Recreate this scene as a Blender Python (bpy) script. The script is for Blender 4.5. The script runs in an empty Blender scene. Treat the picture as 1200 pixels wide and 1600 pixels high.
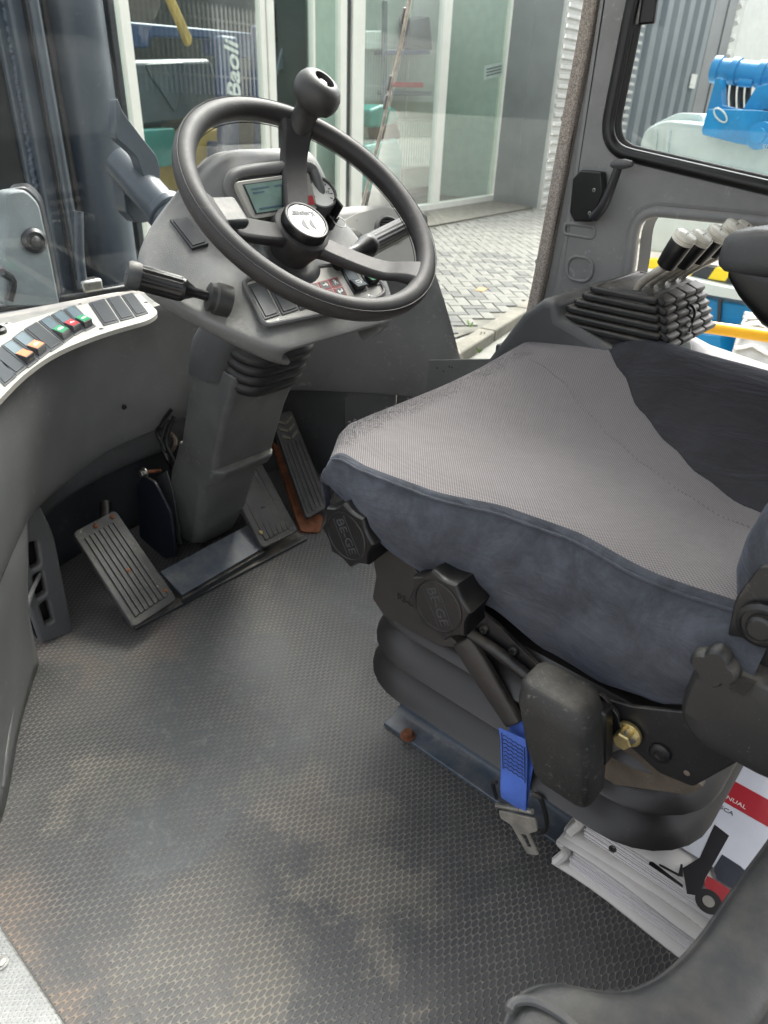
import bpy, bmesh, math, random
from math import sin, cos, tan, pi, radians, atan2, sqrt, exp
from mathutils import Vector, Matrix
random.seed(7)
S = bpy.context.scene
COL = S.collection
V = Vector

# ------------------------------------------------------------------ camera, world, sun, exposure
# cab coordinates in metres: X to the driver's right, Y forward, Z up, cab floor at z = 0
FPX, CAMH, PIT, ROLL, HEAD = 1109.0, 0.92, radians(30.3), radians(2.4), radians(50)
CAM = V((0, 0, CAMH))
RH = V((cos(HEAD), -sin(HEAD), 0))
FH = V((sin(HEAD), cos(HEAD), 0))
FWD = FH * cos(PIT) - V((0, 0, 1)) * sin(PIT)
UPH = FH * sin(PIT) + V((0, 0, 1)) * cos(PIT)
CX = RH * cos(ROLL) + UPH * sin(ROLL)
CY = UPH * cos(ROLL) - RH * sin(ROLL)
cam = bpy.data.cameras.new('camera')
camo = bpy.data.objects.new('camera', cam)
COL.objects.link(camo)
camo.matrix_world = Matrix(((CX.x, CY.x, -FWD.x, CAM.x), (CX.y, CY.y, -FWD.y, CAM.y), (CX.z, CY.z, -FWD.z, CAM.z), (0, 0, 0, 1)))
cam.sensor_fit = 'VERTICAL'
cam.sensor_height = 36
cam.sensor_width = 27
cam.lens = 36 * FPX / 1600
cam.clip_start = 0.02
cam.clip_end = 400
cam.dof.use_dof = True
cam.dof.focus_distance = 1.05
cam.dof.aperture_fstop = 9.0
S.camera = camo

SUN_EL, SUN_BEAR = radians(52), radians(70)      # bearing clockwise from cab forward
w = bpy.data.worlds.new('World')
S.world = w
w.use_nodes = True
nt = w.node_tree
sky = nt.nodes.new('ShaderNodeTexSky')
sky.sky_type = 'NISHITA'
sky.sun_disc = False
sky.sun_elevation = SUN_EL
sky.sun_rotation = SUN_BEAR
sky.air_density = 1.0
sky.dust_density = 6.0
sky.ozone_density = 0.6
bg = nt.nodes['Background']
bg.inputs['Strength'].default_value = 0.15
hs = nt.nodes.new('ShaderNodeHueSaturation')          # thin cloud: the sky is nearly neutral
hs.inputs['Saturation'].default_value = .22
nt.links.new(sky.outputs[0], hs.inputs['Color'])
nt.links.new(hs.outputs[0], bg.inputs['Color'])
sl = bpy.data.lights.new('sun', 'SUN')
sl.energy = 1.3
sl.angle = radians(22)
sl.color = (1, .94, .85)
so = bpy.data.objects.new('sun', sl)
COL.objects.link(so)
sd = V((sin(SUN_BEAR) * cos(SUN_EL), cos(SUN_BEAR) * cos(SUN_EL), sin(SUN_EL)))
so.rotation_euler = sd.to_track_quat('Z', 'Y').to_euler()
S.view_settings.view_transform = 'Standard'
S.view_settings.look = 'None'
S.view_settings.gamma = 1
S.view_settings.use_curve_mapping = False
S.view_settings.exposure = 2.0

# ------------------------------------------------------------------ measuring helpers (photo point -> point on a real plane)
def ray(px, py):
    return FWD + CX * ((px - 600) / FPX) - CY * ((py - 800) / FPX)
def PX(px, py, X):
    d = ray(px, py); return CAM + d * (X / d.x)
def PY(px, py, Y):
    d = ray(px, py); return CAM + d * (Y / d.y)
def PZ(px, py, Z):
    d = ray(px, py); return CAM + d * ((Z - CAMH) / d.z)
def PP(px, py, o, n):
    d = ray(px, py); return CAM + d * ((o - CAM).dot(n) / d.dot(n))

# ------------------------------------------------------------------ materials
def L(r, g=None, b=None):
    if g is None: g = b = r
    f = lambda c: c / 12.92 if c <= .04045 else ((c + .055) / 1.055) ** 2.4
    return (f(r / 255), f(g / 255), f(b / 255), 1)
class NT:
    def __init__(s, name):
        s.m = bpy.data.materials.new(name); s.m.use_nodes = True
        s.t = s.m.node_tree; s.b = s.t.nodes['Principled BSDF']; s.out = s.t.nodes['Material Output']
    def n(s, typ, **kw):
        x = s.t.nodes.new('ShaderNode' + typ)
        for k, v in kw.items(): setattr(x, k, v)
        return x
    def l(s, a, b): s.t.links.new(a, b)
    def val(s, x, sock):
        if isinstance(x, (int, float)): sock.default_value = x
        elif isinstance(x, tuple): sock.default_value = x
        else: s.l(x, sock)
    def math(s, op, a, b=0.0, c=None, clamp=False):
        x = s.n('Math', operation=op, use_clamp=clamp)
        s.val(a, x.inputs[0]); s.val(b, x.inputs[1])
        if c is not None: s.val(c, x.inputs[2])
        return x.outputs[0]
    def mix(s, f, a, b, mode='MIX'):
        x = s.n('Mix', data_type='RGBA', blend_type=mode)
        s.val(f, x.inputs[0]); s.val(a, x.inputs[6]); s.val(b, x.inputs[7])
        return x.outputs[2]
    def noise(s, scale, detail=4, rough=.55, vec=None, dist=0):
        x = s.n('TexNoise'); x.inputs['Scale'].default_value = scale; x.inputs['Detail'].default_value = detail
        x.inputs['Roughness'].default_value = rough; x.inputs['Distortion'].default_value = dist
        s.l(vec if vec is not None else s.obj(), x.inputs['Vector'])
        return x.outputs[0]
    def obj(s):
        if not hasattr(s, '_tc'): s._tc = s.n('TexCoord').outputs['Object']
        return s._tc
    def ss(s, x, a, b, lo=0.0, hi=1.0):
        m = s.n('MapRange', interpolation_type='SMOOTHSTEP')
        s.val(x, m.inputs[0])
        for i, v in enumerate((a, b, lo, hi)): m.inputs[i + 1].default_value = v
        return m.outputs[0]
    def bump(s, h, strength=.3, dist=.002, prev=None):
        x = s.n('Bump'); x.inputs['Strength'].default_value = strength; x.inputs['Distance'].default_value = dist
        s.l(h, x.inputs['Height'])
        if prev is not None: s.l(prev, x.inputs['Normal'])
        return x.outputs[0]
    def up(s):
        g = s.n('NewGeometry'); x = s.n('SeparateXYZ'); s.l(g.outputs['Normal'], x.inputs[0]); return x.outputs[2]
DUST = L(176, 166, 148)
def mat(name, col, rough=.5, metal=0, vary=.12, vscale=6, grain=0, gscale=900, dust=0, wear=0, wearcol=None, spec=.5, coat=0, rvar=.1, lump=0, sheen=0):
    k = NT(name)
    n1 = k.noise(vscale, 5, .6)
    c0 = tuple(max(0, c * (1 - vary)) for c in col[:3]) + (1,)
    c1 = tuple(min(1, c * (1 + vary)) for c in col[:3]) + (1,)
    c = k.mix(k.ss(n1, .3, .7), c0, c1)
    if wear:
        nw = k.noise(vscale * 9, 6, .7, dist=.6)
        nb = k.noise(vscale * .8, 2, .5)
        c = k.mix(k.math('MULTIPLY', k.math('MULTIPLY', k.ss(nw, .56, .7), k.ss(nb, .4, .65)), wear), c, wearcol or tuple(min(1, x * 2.2 + .03) for x in col[:3]) + (1,))
    if dust:
        nd = k.noise(18, 6, .65)
        d = k.math('MULTIPLY', k.math('MULTIPLY', k.ss(k.up(), .3, .95), k.ss(nd, .32, .72)), dust)
        c = k.mix(d, c, DUST)
        sp = k.noise(700, 1, .5)
        c = k.mix(k.math('MULTIPLY', k.ss(sp, .74, .8), dust), c, L(200, 196, 186))
    k.l(c, k.b.inputs['Base Color'])
    r = k.math('ADD', rough - rvar * .5, k.math('MULTIPLY', k.noise(vscale * 4, 4, .6), rvar))
    k.l(r, k.b.inputs['Roughness'])
    k.b.inputs['Metallic'].default_value = metal
    k.b.inputs['Specular IOR Level'].default_value = spec
    k.b.inputs['Coat Weight'].default_value = coat
    if sheen:
        k.b.inputs['Sheen Weight'].default_value = sheen; k.b.inputs['Sheen Roughness'].default_value = .35
    pv = None
    if lump: pv = k.bump(k.noise(14, 2, .5), lump, .01)
    if grain: pv = k.bump(k.noise(gscale, 2, .6), grain, .0008, pv)
    if pv is not None: k.l(pv, k.b.inputs['Normal'])
    return k.m
def emit_free_glass(name, tint=(1, 1, 1, 1), refl=1.0, dirt=0.0):
    k = NT(name)
    tr = k.n('BsdfTransparent'); tr.inputs[0].default_value = tint
    gl = k.n('BsdfGlossy'); gl.inputs['Roughness'].default_value = .015
    fr = k.n('Fresnel'); fr.inputs[0].default_value = 1.5
    mx = k.n('MixShader'); k.l(k.math('MULTIPLY', fr.outputs[0], refl, clamp=True), mx.inputs[0]); k.l(tr.outputs[0], mx.inputs[1]); k.l(gl.outputs[0], mx.inputs[2])
    last = mx
    if dirt:
        df = k.n('BsdfDiffuse'); df.inputs[0].default_value = (.6, .6, .57, 1)
        m2 = k.n('MixShader')
        f = k.math('MULTIPLY', k.ss(k.noise(9, 6, .7), .4, .8), dirt)
        sp = k.math('MULTIPLY', k.ss(k.noise(260, 2, .5), .72, .78), dirt * 1.5)
        k.l(k.math('ADD', f, sp, clamp=True), m2.inputs[0]); k.l(mx.outputs[0], m2.inputs[1]); k.l(df.outputs[0], m2.inputs[2])
        last = m2
    k.l(last.outputs[0], k.out.inputs[0])
    return k.m
M = {}
M['trim'] = mat('grey moulded plastic', L(104, 105, 104), .5, vary=.14, grain=.5, gscale=620, dust=.26, wear=.5, lump=.04)
M['trim2'] = mat('dark grey moulded plastic', L(76, 77, 78), .48, vary=.14, grain=.5, gscale=620, dust=.18, wear=.4)
M['trim3'] = mat('warm grey wall plastic', L(131, 131, 130), .5, vary=.14, grain=.5, gscale=620, dust=.25, wear=.3)
M['lowdark'] = mat('charcoal steel', L(50, 53, 55), .5, vary=.2, grain=.1, dust=.4, wear=.4)
M['column'] = mat('worn column plastic', L(92, 93, 92), .48, vary=.2, vscale=9, grain=.45, gscale=620, dust=.3, wear=.7)
M['rubber'] = mat('black rubber', L(34, 34, 34), .5, vary=.15, grain=.2, dust=.25)
M['wheel'] = mat('worn wheel rubber', L(38, 36, 36), .56, vary=.18, vscale=14, grain=.18, gscale=1200, wear=.5, wearcol=L(92, 86, 82), dust=.06)
M['black'] = mat('black plastic', L(17, 17, 18), .36, vary=.15, grain=.1, dust=.06)
M['blacksteel'] = mat('black painted steel', L(21, 21, 23), .42, vary=.2, dust=.25, wear=.5, wearcol=L(110, 104, 96))
M['bluesteel'] = mat('blue grey painted steel', L(66, 76, 88), .4, vary=.2, dust=.25, wear=.6, wearcol=L(120, 122, 124))
M['silver'] = mat('silver panel film', L(160, 158, 151), .42, metal=.15, vary=.06, grain=.06, wear=.4, wearcol=L(140, 136, 128))
M['steel'] = mat('bare steel', L(176, 174, 168), .32, metal=.9, vary=.15, vscale=30, rvar=.2)
M['brass'] = mat('yellow zinc', L(196, 178, 126), .35, metal=.85, vary=.25, vscale=40)
M['switch'] = mat('switch plastic', L(44, 46, 49), .4, vary=.08, grain=.1)
M['rod'] = mat('worn lever steel', L(168, 162, 152), .38, metal=.45, vary=.25, vscale=40)
M['rust'] = mat('rust', L(122, 74, 48), .8, vary=.35, vscale=40, grain=.5, gscale=500)
M['pedal'] = mat('ribbed pedal rubber', L(60, 60, 60), .55, vary=.2, vscale=20, dust=.1, wear=.9, wearcol=L(150, 138, 118), grain=.2)
M['whitecap'] = mat('white lever cap', L(226, 221, 206), .35, vary=.08)
M['white'] = mat('white paint', L(226, 226, 218), .5, vary=.04)
M['orange'] = mat('orange lens', L(226, 132, 88), .4, vary=.06)
M['green'] = mat('green lens', L(38, 128, 84), .35, vary=.08)
M['redl'] = mat('red lens', L(170, 40, 48), .35, vary=.08)
M['lens'] = mat('smoked switch face', L(92, 104, 110), .25, vary=.08)
M['key'] = mat('black key film', L(34, 32, 33), .4, vary=.08)
M['yellow'] = mat('yellow pipe paint', L(242, 178, 24), .35, vary=.06, wear=.2)
M['ochre'] = mat('dull ochre paint', L(168, 138, 70), .6, vary=.15, vscale=3)
M['hazy'] = mat('hazard yellow', L(238, 208, 40), .5, vary=.06)
M['genie'] = mat('bright blue paint', L(0, 130, 184), .45, vary=.14, vscale=4, wear=.5, dust=.25)
M['hood'] = mat('pale grey hood', L(200, 208, 200), .5, vary=.05)
M['wtyre'] = mat('non marking tyre', L(196, 194, 186), .8, vary=.12, vscale=20, grain=.3, gscale=200)
M['trim4'] = mat('dark near trim', L(54, 55, 56), .46, vary=.12, grain=.35, gscale=500, dust=.12, wear=.4)
M['paper'] = mat('paper edge', L(224, 220, 220), .8, vary=.05)
M['navy'] = mat('navy paint', L(18, 52, 92), .4, vary=.1)
M['teal'] = mat('teal plastic', L(10, 140, 132), .4, vary=.1)
M['foam'] = mat('speckled foam seal', L(158, 149, 140), .95, vary=.5, vscale=420, grain=.8, gscale=500)
M['alum'] = mat('white window frame', L(226, 226, 216), .4, vary=.03)
M['clad'] = mat('pale cladding', L(190, 190, 186), .45, vary=.06, metal=.2)
M['greywall'] = mat('grey flashing', L(128, 130, 130), .45, vary=.1, vscale=1.5, lump=.2)
M['concrete'] = mat('concrete', L(116, 112, 102), .9, vary=.18, vscale=8, grain=.6, gscale=120)
M['paver'] = mat('grey paver', L(120, 119, 113), .9, vary=.16, vscale=3, grain=.5, gscale=150)
M['sand'] = mat('jointing sand', L(106, 104, 96), .95, vary=.2, vscale=5)
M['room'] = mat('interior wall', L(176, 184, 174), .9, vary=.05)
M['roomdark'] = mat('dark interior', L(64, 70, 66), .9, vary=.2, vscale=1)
M['radiator'] = mat('radiator enamel', L(214, 222, 214), .4, vary=.03)
M['paleteal'] = mat('dull teal', L(40, 104, 100), .6, vary=.2, vscale=2)
M['redpaint'] = mat('red paint', L(196, 38, 28), .4, vary=.1)
M['glass'] = emit_free_glass('cab glass', (.90, .94, .93, 1), 1.2, .05)
M['dirtyglass'] = emit_free_glass('dusty cab glass', (.80, .86, .86, 1), 1.4, .14)
M['shopglass'] = emit_free_glass('green tinted shop glass', (.84, .94, .90, 1), .32, .015)
M['screen'] = mat('lcd screen', L(112, 136, 128), .15, vary=.1, vscale=30)
M['ink'] = mat('grey print', L(44, 46, 52), .5, vary=.05)
M['text'] = mat('white print', L(225, 225, 220), .5, vary=.02)
M['redprint'] = mat('crimson print', L(168, 24, 40), .4, vary=.04)
M['belt'] = mat('blue webbing', L(78, 112, 200), .75, vary=.12, vscale=30, grain=.9, gscale=1500)
M['stitch'] = mat('dark stitching', L(28, 34, 60), .8)
M['leaf'] = mat('weed leaf', L(96, 120, 60), .7, vary=.3)

def fabric_mat():
    k = NT('grey woven seat cloth')
    sp = k.n('SeparateXYZ'); k.l(k.obj(), sp.inputs[0])
    a = k.math('SINE', k.math('MULTIPLY', sp.outputs[0], 2 * pi / .0042))
    b = k.math('SINE', k.math('MULTIPLY', sp.outputs[1], 2 * pi / .0036))
    h = k.math('MULTIPLY', a, b)
    c = k.mix(k.ss(h, -.7, .7), L(78, 74, 74), L(136, 130, 129))
    c = k.mix(k.math('MULTIPLY', k.ss(k.noise(5, 5, .6), .35, .7), .3), c, L(112, 106, 103))
    # wear towards the front edge: pilled, darker threads
    pill = k.ss(k.noise(260, 4, .7), .52, .62)
    fr = k.ss(k.math('ADD', sp.outputs[1], k.math('MULTIPLY', k.noise(22, 4, .6), .09)), .318, .345)
    c = k.mix(k.math('MULTIPLY', k.math('MULTIPLY', pill, fr), .4), c, L(78, 75, 79))
    k.l(c, k.b.inputs['Base Color']); k.b.inputs['Roughness'].default_value = .9
    k.b.inputs['Sheen Weight'].default_value = .15
    bn = k.bump(h, .5, .0007)
    bn = k.bump(k.math('MULTIPLY', pill, fr), .8, .003, bn)
    bn = k.bump(k.noise(9, 3, .5), .22, .02, bn)
    bn = k.bump(k.noise(30, 4, .6, dist=1.0), .12, .006, bn)
    k.l(bn, k.b.inputs['Normal'])
    return k.m
M['fabric'] = fabric_mat()
def velour(name, base, pale, sheen):
    k = NT(name)
    n = k.noise(11, 6, .7, dist=.8)
    n2 = k.noise(60, 5, .7, dist=.4)
    c = k.mix(k.ss(k.math('ADD', n, k.math('MULTIPLY', n2, .35)), .45, 1.0), base, pale)
    f = k.noise(1400, 1, .5)
    c = k.mix(k.math('MULTIPLY', k.ss(f, .55, .75), .35), c, pale)
    k.l(c, k.b.inputs['Base Color']); k.b.inputs['Roughness'].default_value = .92
    k.b.inputs['Sheen Weight'].default_value = sheen; k.b.inputs['Sheen Roughness'].default_value = .4
    k.b.inputs['Sheen Tint'].default_value = L(150, 160, 190)
    wv = k.n('Mapping'); k.l(k.obj(), wv.inputs[0]); wv.inputs['Scale'].default_value = (1.0, .35, 1.6); wv.inputs['Rotation'].default_value = (.5, 0, 0)
    bn = k.bump(k.noise(20, 4, .6, vec=wv.outputs[0], dist=.8), .6, .012)
    bn = k.bump(f, .4, .0008, bn)
    k.l(bn, k.b.inputs['Normal'])
    return k.m
M['velour'] = velour('slate blue velour', L(42, 45, 50), L(76, 79, 87), .22)
M['velourdark'] = velour('dark velour', L(33, 32, 34), L(48, 47, 50), .18)  # velour in darker tones for the far bolster and its seam

def mat_floor():
    k = NT('hexagon rubber mat')
    sp = k.n('SeparateXYZ'); k.l(k.obj(), sp.inputs[0])
    x, y = sp.outputs[0], sp.outputs[1]
    wob = k.math('MULTIPLY', k.math('SUBTRACT', k.noise(40, 2, .5), .5), .12)
    u = k.math('ADD', k.math('MULTIPLY', x, 1 / .0150), wob)
    v = k.math('ADD', k.math('MULTIPLY', y, 1 / .0116), wob)
    def cell(du):
        a = k.math('SUBTRACT', k.math('FRACT', k.math('ADD', u, du)), .5)
        b = k.math('SUBTRACT', k.math('FRACT', k.math('ADD', v, du)), .5)
        b = k.math('MULTIPLY', b, 1.732)
        return k.math('SQRT', k.math('ADD', k.math('MULTIPLY', a, a), k.math('MULTIPLY', b, b)))
    d1, d2 = cell(0.0), cell(.5)
    d = k.math('MINIMUM', d1, d2)
    net = k.ss(d, .36, .485)                     # 1 on the raised net, 0 in the dimples
    nbig = k.noise(3.2, 6, .65, dist=.5)
    nmid = k.noise(13, 6, .7, dist=.6)
    def blob(cx, cy, rx, ry, rot=0.0, amp=.5):
        X = k.math('ADD', k.math('SUBTRACT', x, cx), k.math('MULTIPLY', k.math('SUBTRACT', nmid, .5), .30))
        Y = k.math('ADD', k.math('SUBTRACT', y, cy), k.math('MULTIPLY', k.math('SUBTRACT', nbig, .5), .45))
        A = k.math('ADD', k.math('MULTIPLY', X, cos(rot) / rx), k.math('MULTIPLY', Y, sin(rot) / rx))
        B = k.math('ADD', k.math('MULTIPLY', X, -sin(rot) / ry), k.math('MULTIPLY', Y, cos(rot) / ry))
        r = k.math('ADD', k.math('MULTIPLY', A, A), k.math('MULTIPLY', B, B))
        return k.ss(r, 2.2, .0)
    def mx(*a):
        o = a[0]
        for q in a[1:]: o = k.math('MAXIMUM', o, q)
        return o
    p = lambda px, py: PZ(px, py, 0)
    def bl(px, py, rx, ry, rot=0.0):
        q = p(px, py); return blob(q.x, q.y, rx, ry, rot)
    worn = mx(bl(330, 1060, .18, .13, .9), bl(550, 930, .13, .06, 1.2), bl(270, 1290, .10, .11), k.math('MULTIPLY', bl(400, 1150, .14, .1), .7))
    dusty = mx(bl(490, 1260, .06, .13, .35), bl(610, 1410, .06, .09, .2), k.math('MULTIPLY', bl(300, 1500, .12, .08), .55), k.math('MULTIPLY', bl(430, 880, .12, .05, 1.0), .45), k.math('MULTIPLY', bl(420, 1540, .07, .06), .8), k.math('MULTIPLY', bl(170, 1240, .08, .05), .9), k.math('MULTIPLY', bl(800, 1350, .05, .03), .4))
    rag = k.noise(9, 6, .78, dist=1.2)
    worn = k.math('MULTIPLY', k.ss(worn, .0, .95), k.ss(rag, .28, .62))
    dusty = k.math('MULTIPLY', k.ss(dusty, .10, .9), k.ss(k.noise(6, 6, .72, dist=.7), .25, .55, .45, 1.0))
    # brown grit along the door edge and by the pedals
    sx = p(0, 1440)
    edge = k.math('MULTIPLY', k.ss(x, sx.x + .085, sx.x + .005), k.ss(nmid, .32, .6))
    brown = mx(edge, k.math('MULTIPLY', bl(235, 990, .07, .03), .5), k.math('MULTIPLY', bl(95, 1010, .03, .1), .5), k.math('MULTIPLY', bl(480, 830, .08, .04), .4))
    base = k.mix(k.ss(nbig, .3, .7), L(70, 70, 71), L(90, 89, 88))
    netcol = k.mix(k.ss(nmid, .3, .75), L(112, 110, 105), L(146, 141, 131))
    c = k.mix(k.math('MULTIPLY', net, .62), base, netcol)
    c = k.mix(k.math('MULTIPLY', k.math('MULTIPLY', dusty, k.math('ADD', .22, k.math('MULTIPLY', net, .50))), k.ss(nmid, .2, .7, .45, 1.0)), c, L(160, 152, 136))
    scr = k.ss(k.noise(46, 5, .8, dist=1.4), .5, .66)
    c = k.mix(k.math('MULTIPLY', worn, .8), c, k.mix(scr, L(80, 84, 85), L(110, 112, 110)))
    c = k.mix(k.math('MULTIPLY', brown, k.math('ADD', .2, k.math('MULTIPLY', net, .5))), c, L(146, 126, 106))
    grit = k.ss(k.noise(420, 1, .5), .755, .79)
    c = k.mix(k.math('MULTIPLY', grit, .8), c, L(190, 180, 160))
    k.l(c, k.b.inputs['Base Color'])
    k.l(k.math('ADD', .42, k.math('MULTIPLY', k.math('MAXIMUM', dusty, nmid), .25)), k.b.inputs['Roughness'])
    hgt = k.math('MULTIPLY', net, k.math('SUBTRACT', 1.0, k.math('MULTIPLY', worn, .95)))
    bn = k.bump(k.noise(5, 3, .5), .1, .03)
    bn = k.bump(hgt, .7, .0018, bn)
    bn = k.bump(k.noise(500, 2, .6), .25, .0006, bn)
    k.l(bn, k.b.inputs['Normal'])
    return k.m
M['matfloor'] = mat_floor()

# ------------------------------------------------------------------ objects
ORG = {}
def setp(o, label=None, cat=None, group=None, kind=None):
    if label: o['label'] = label
    if cat: o['category'] = cat
    if group: o['group'] = group
    if kind: o['kind'] = kind
    return o
def thing(name, base, label, cat, group=None, kind=None):
    o = bpy.data.objects.new(name, None); COL.objects.link(o)
    o.location = base; o.empty_display_size = .02
    ORG[o] = V(base)
    return setp(o, label, cat, group, kind)
def link_mesh(name, me, material, parent=None, base=None):
    o = bpy.data.objects.new(name, me); COL.objects.link(o)
    if material is not None and not me.materials: me.materials.append(material)
    if parent is not None:
        o.parent = parent; ORG[o] = ORG[parent]
    else:
        ORG[o] = V(base) if base is not None else V((0, 0, 0))
        o.location = ORG[o]
    return o
class MB:
    def __init__(s): s.v = []; s.f = []
    def add(s, vs, fs):
        o = len(s.v); s.v += [V(x) for x in vs]; s.f += [tuple(i + o for i in f) for f in fs]; return s
    def hexa(s, b, t):
        return s.add(list(b) + list(t), [(3, 2, 1, 0), (4, 5, 6, 7), (0, 1, 5, 4), (1, 2, 6, 5), (2, 3, 7, 6), (3, 0, 4, 7)])
    def box(s, c, sz, R=None):
        c = V(c); R = R or Matrix.Identity(3); x, y, z = [q / 2 for q in sz]
        P = lambda a, b, d: c + R @ V((a * x, b * y, d * z))
        return s.hexa([P(-1, -1, -1), P(1, -1, -1), P(1, 1, -1), P(-1, 1, -1)], [P(-1, -1, 1), P(1, -1, 1), P(1, 1, 1), P(-1, 1, 1)])
    def prism(s, poly, h):
        h = V(h); n = len(poly); p = [V(q) for q in poly]
        nn = V((0, 0, 0))
        for i in range(n): nn += p[i].cross(p[(i + 1) % n])
        if nn.dot(h) < 0: p = p[::-1]
        return s.add(p + [q + h for q in p], [tuple(range(n))[::-1], tuple(range(n, 2 * n))] + [(i, (i + 1) % n, n + (i + 1) % n, n + i) for i in range(n)])
    def rings(s, rings, cap0=True, cap1=True, closed=False):
        n = len(rings[0]); vs = [p for r in rings for p in r]; fs = []
        m = len(rings)
        for i in range(m if closed else m - 1):
            a = i * n; b = ((i + 1) % m) * n
            for j in range(n):
                k = (j + 1) % n; fs.append((a + j, a + k, b + k, b + j))
        if not closed:
            if cap0: fs.append(tuple(range(n))[::-1])
            if cap1: fs.append(tuple(range((m - 1) * n, m * n)))
        return s.add(vs, fs)
    def cyl(s, p0, p1, r0, r1=None, n=24, cap=True):
        return s.lathe(p0, V(p1) - V(p0), [(r0, 0), (r0 if r1 is None else r1, 1)], n, cap, True)
    def lathe(s, o, ax, prof, n=24, cap=True, rel=False):
        o = V(o); ax = V(ax); ln = ax.length if rel else 1.0; a = ax.normalized()
        t = V((0, 0, 1)) if abs(a.z) < .9 else V((1, 0, 0))
        u = a.cross(t).normalized(); v = a.cross(u)
        rg = [[o + a * (h * ln) + (u * cos(2 * pi * j / n) + v * sin(2 * pi * j / n)) * max(r, 1e-5) for j in range(n)] for r, h in prof]
        return s.rings(rg, cap, cap)
    def tube(s, path, r, n=10, closed=False, sub=0, oval=None):
        p = [V(q) for q in path]
        if sub: p = crom(p, sub, closed)
        m = len(p); rg = []; up = None
        for i in range(m):
            if closed: t = p[(i + 1) % m] - p[i - 1]
            else: t = p[min(i + 1, m - 1)] - p[max(i - 1, 0)]
            t.normalize()
            if up is None:
                up = V((0, 0, 1)) if abs(t.z) < .9 else V((1, 0, 0))
            up = (up - t * up.dot(t)).normalized(); sdv = t.cross(up)
            rr = r[i] if isinstance(r, (list, tuple)) and len(r) == m else (r if not isinstance(r, (list, tuple)) else r[0] + (r[-1] - r[0]) * i / (m - 1))
            a, b = (rr, rr) if oval is None else (rr, rr * oval)
            rg.append([p[i] + sdv * (a * cos(2 * pi * j / n)) + up * (b * sin(2 * pi * j / n)) for j in range(n)])
        return s.rings(rg, closed=closed)
    def grid(s, rows):
        n = len(rows[0]); m = len(rows)
        return s.add([p for r in rows for p in r], [(i * n + j, i * n + j + 1, (i + 1) * n + j + 1, (i + 1) * n + j) for i in range(m - 1) for j in range(n - 1)])
    def sheet(s, poly): return s.add(poly, [tuple(range(len(poly)))])
    def mesh(s, name, off=V((0, 0, 0)), smooth=True, ang=38):
        me = bpy.data.meshes.new(name)
        me.from_pydata([tuple(p - off) for p in s.v], [], s.f)
        bm = bmesh.new(); bm.from_mesh(me); bmesh.ops.recalc_face_normals(bm, faces=bm.faces); bm.to_mesh(me); bm.free()
        if smooth:
            me.polygons.foreach_set('use_smooth', [True] * len(me.polygons))
            me.set_sharp_from_angle(angle=radians(ang))
        me.update()
        return me
    def build(s, name, material, parent=None, base=None, bevel=0, seg=2, solid=0, sub=0, smooth=True, ang=38, off=0):
        org = ORG[parent] if parent is not None else (V(base) if base is not None else V((0, 0, 0)))
        o = link_mesh(name, s.mesh(name, org, smooth, ang), material, parent, base)
        if solid:
            m = o.modifiers.new('solid', 'SOLIDIFY'); m.thickness = solid; m.offset = off
        if sub:
            m = o.modifiers.new('sub', 'SUBSURF'); m.levels = m.render_levels = sub
        if bevel:
            m = o.modifiers.new('bevel', 'BEVEL'); m.width = bevel; m.segments = seg; m.limit_method = 'ANGLE'; m.angle_limit = radians(35)
            m.harden_normals = False
        return o
def crom(p, sub, closed=False):
    out = []; n = len(p)
    for i in range(n if closed else n - 1):
        a = p[i - 1] if (closed or i > 0) else p[0] * 2 - p[1]
        b = p[i]; c = p[(i + 1) % n]
        d = p[(i + 2) % n] if (closed or i + 2 < n) else p[-1] * 2 - p[-2]
        for k in range(sub):
            t = k / sub
            out.append(.5 * ((2 * b) + (c - a) * t + (2 * a - 5 * b + 4 * c - d) * t * t + (3 * b - a - 3 * c + d) * t ** 3))
    if not closed: out.append(p[-1].copy())
    return out
def loft(rows, su, sv):
    rows = [crom([V(q) for q in r], su) for r in rows]
    cols = [crom(list(c), sv) for c in zip(*rows)]
    return [list(r) for r in zip(*cols)]
def rrect(w, h, r, n=5):
    out = []
    for cx, cy, a0 in ((w / 2 - r, h / 2 - r, 0), (-w / 2 + r, h / 2 - r, 90), (-w / 2 + r, -h / 2 + r, 180), (w / 2 - r, -h / 2 + r, 270)):
        for i in range(n + 1):
            a = radians(a0 + 90 * i / n); out.append((cx + r * cos(a), cy + r * sin(a)))
    return out
def roundpoly(pts, r, n=5):
    P = [V(p) for p in pts]; out = []; m = len(P)
    for i in range(m):
        a, b, c = P[i - 1], P[i], P[(i + 1) % m]
        rr = r[i] if isinstance(r, (list, tuple)) else r
        u = (a - b); v = (c - b); k = min(rr, u.length * .48, v.length * .48)
        p0 = b + u.normalized() * k; p1 = b + v.normalized() * k
        for j in range(n + 1):
            t = j / n; out.append(p0 * (1 - t) ** 2 + b * 2 * t * (1 - t) + p1 * t * t)
    return out
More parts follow.
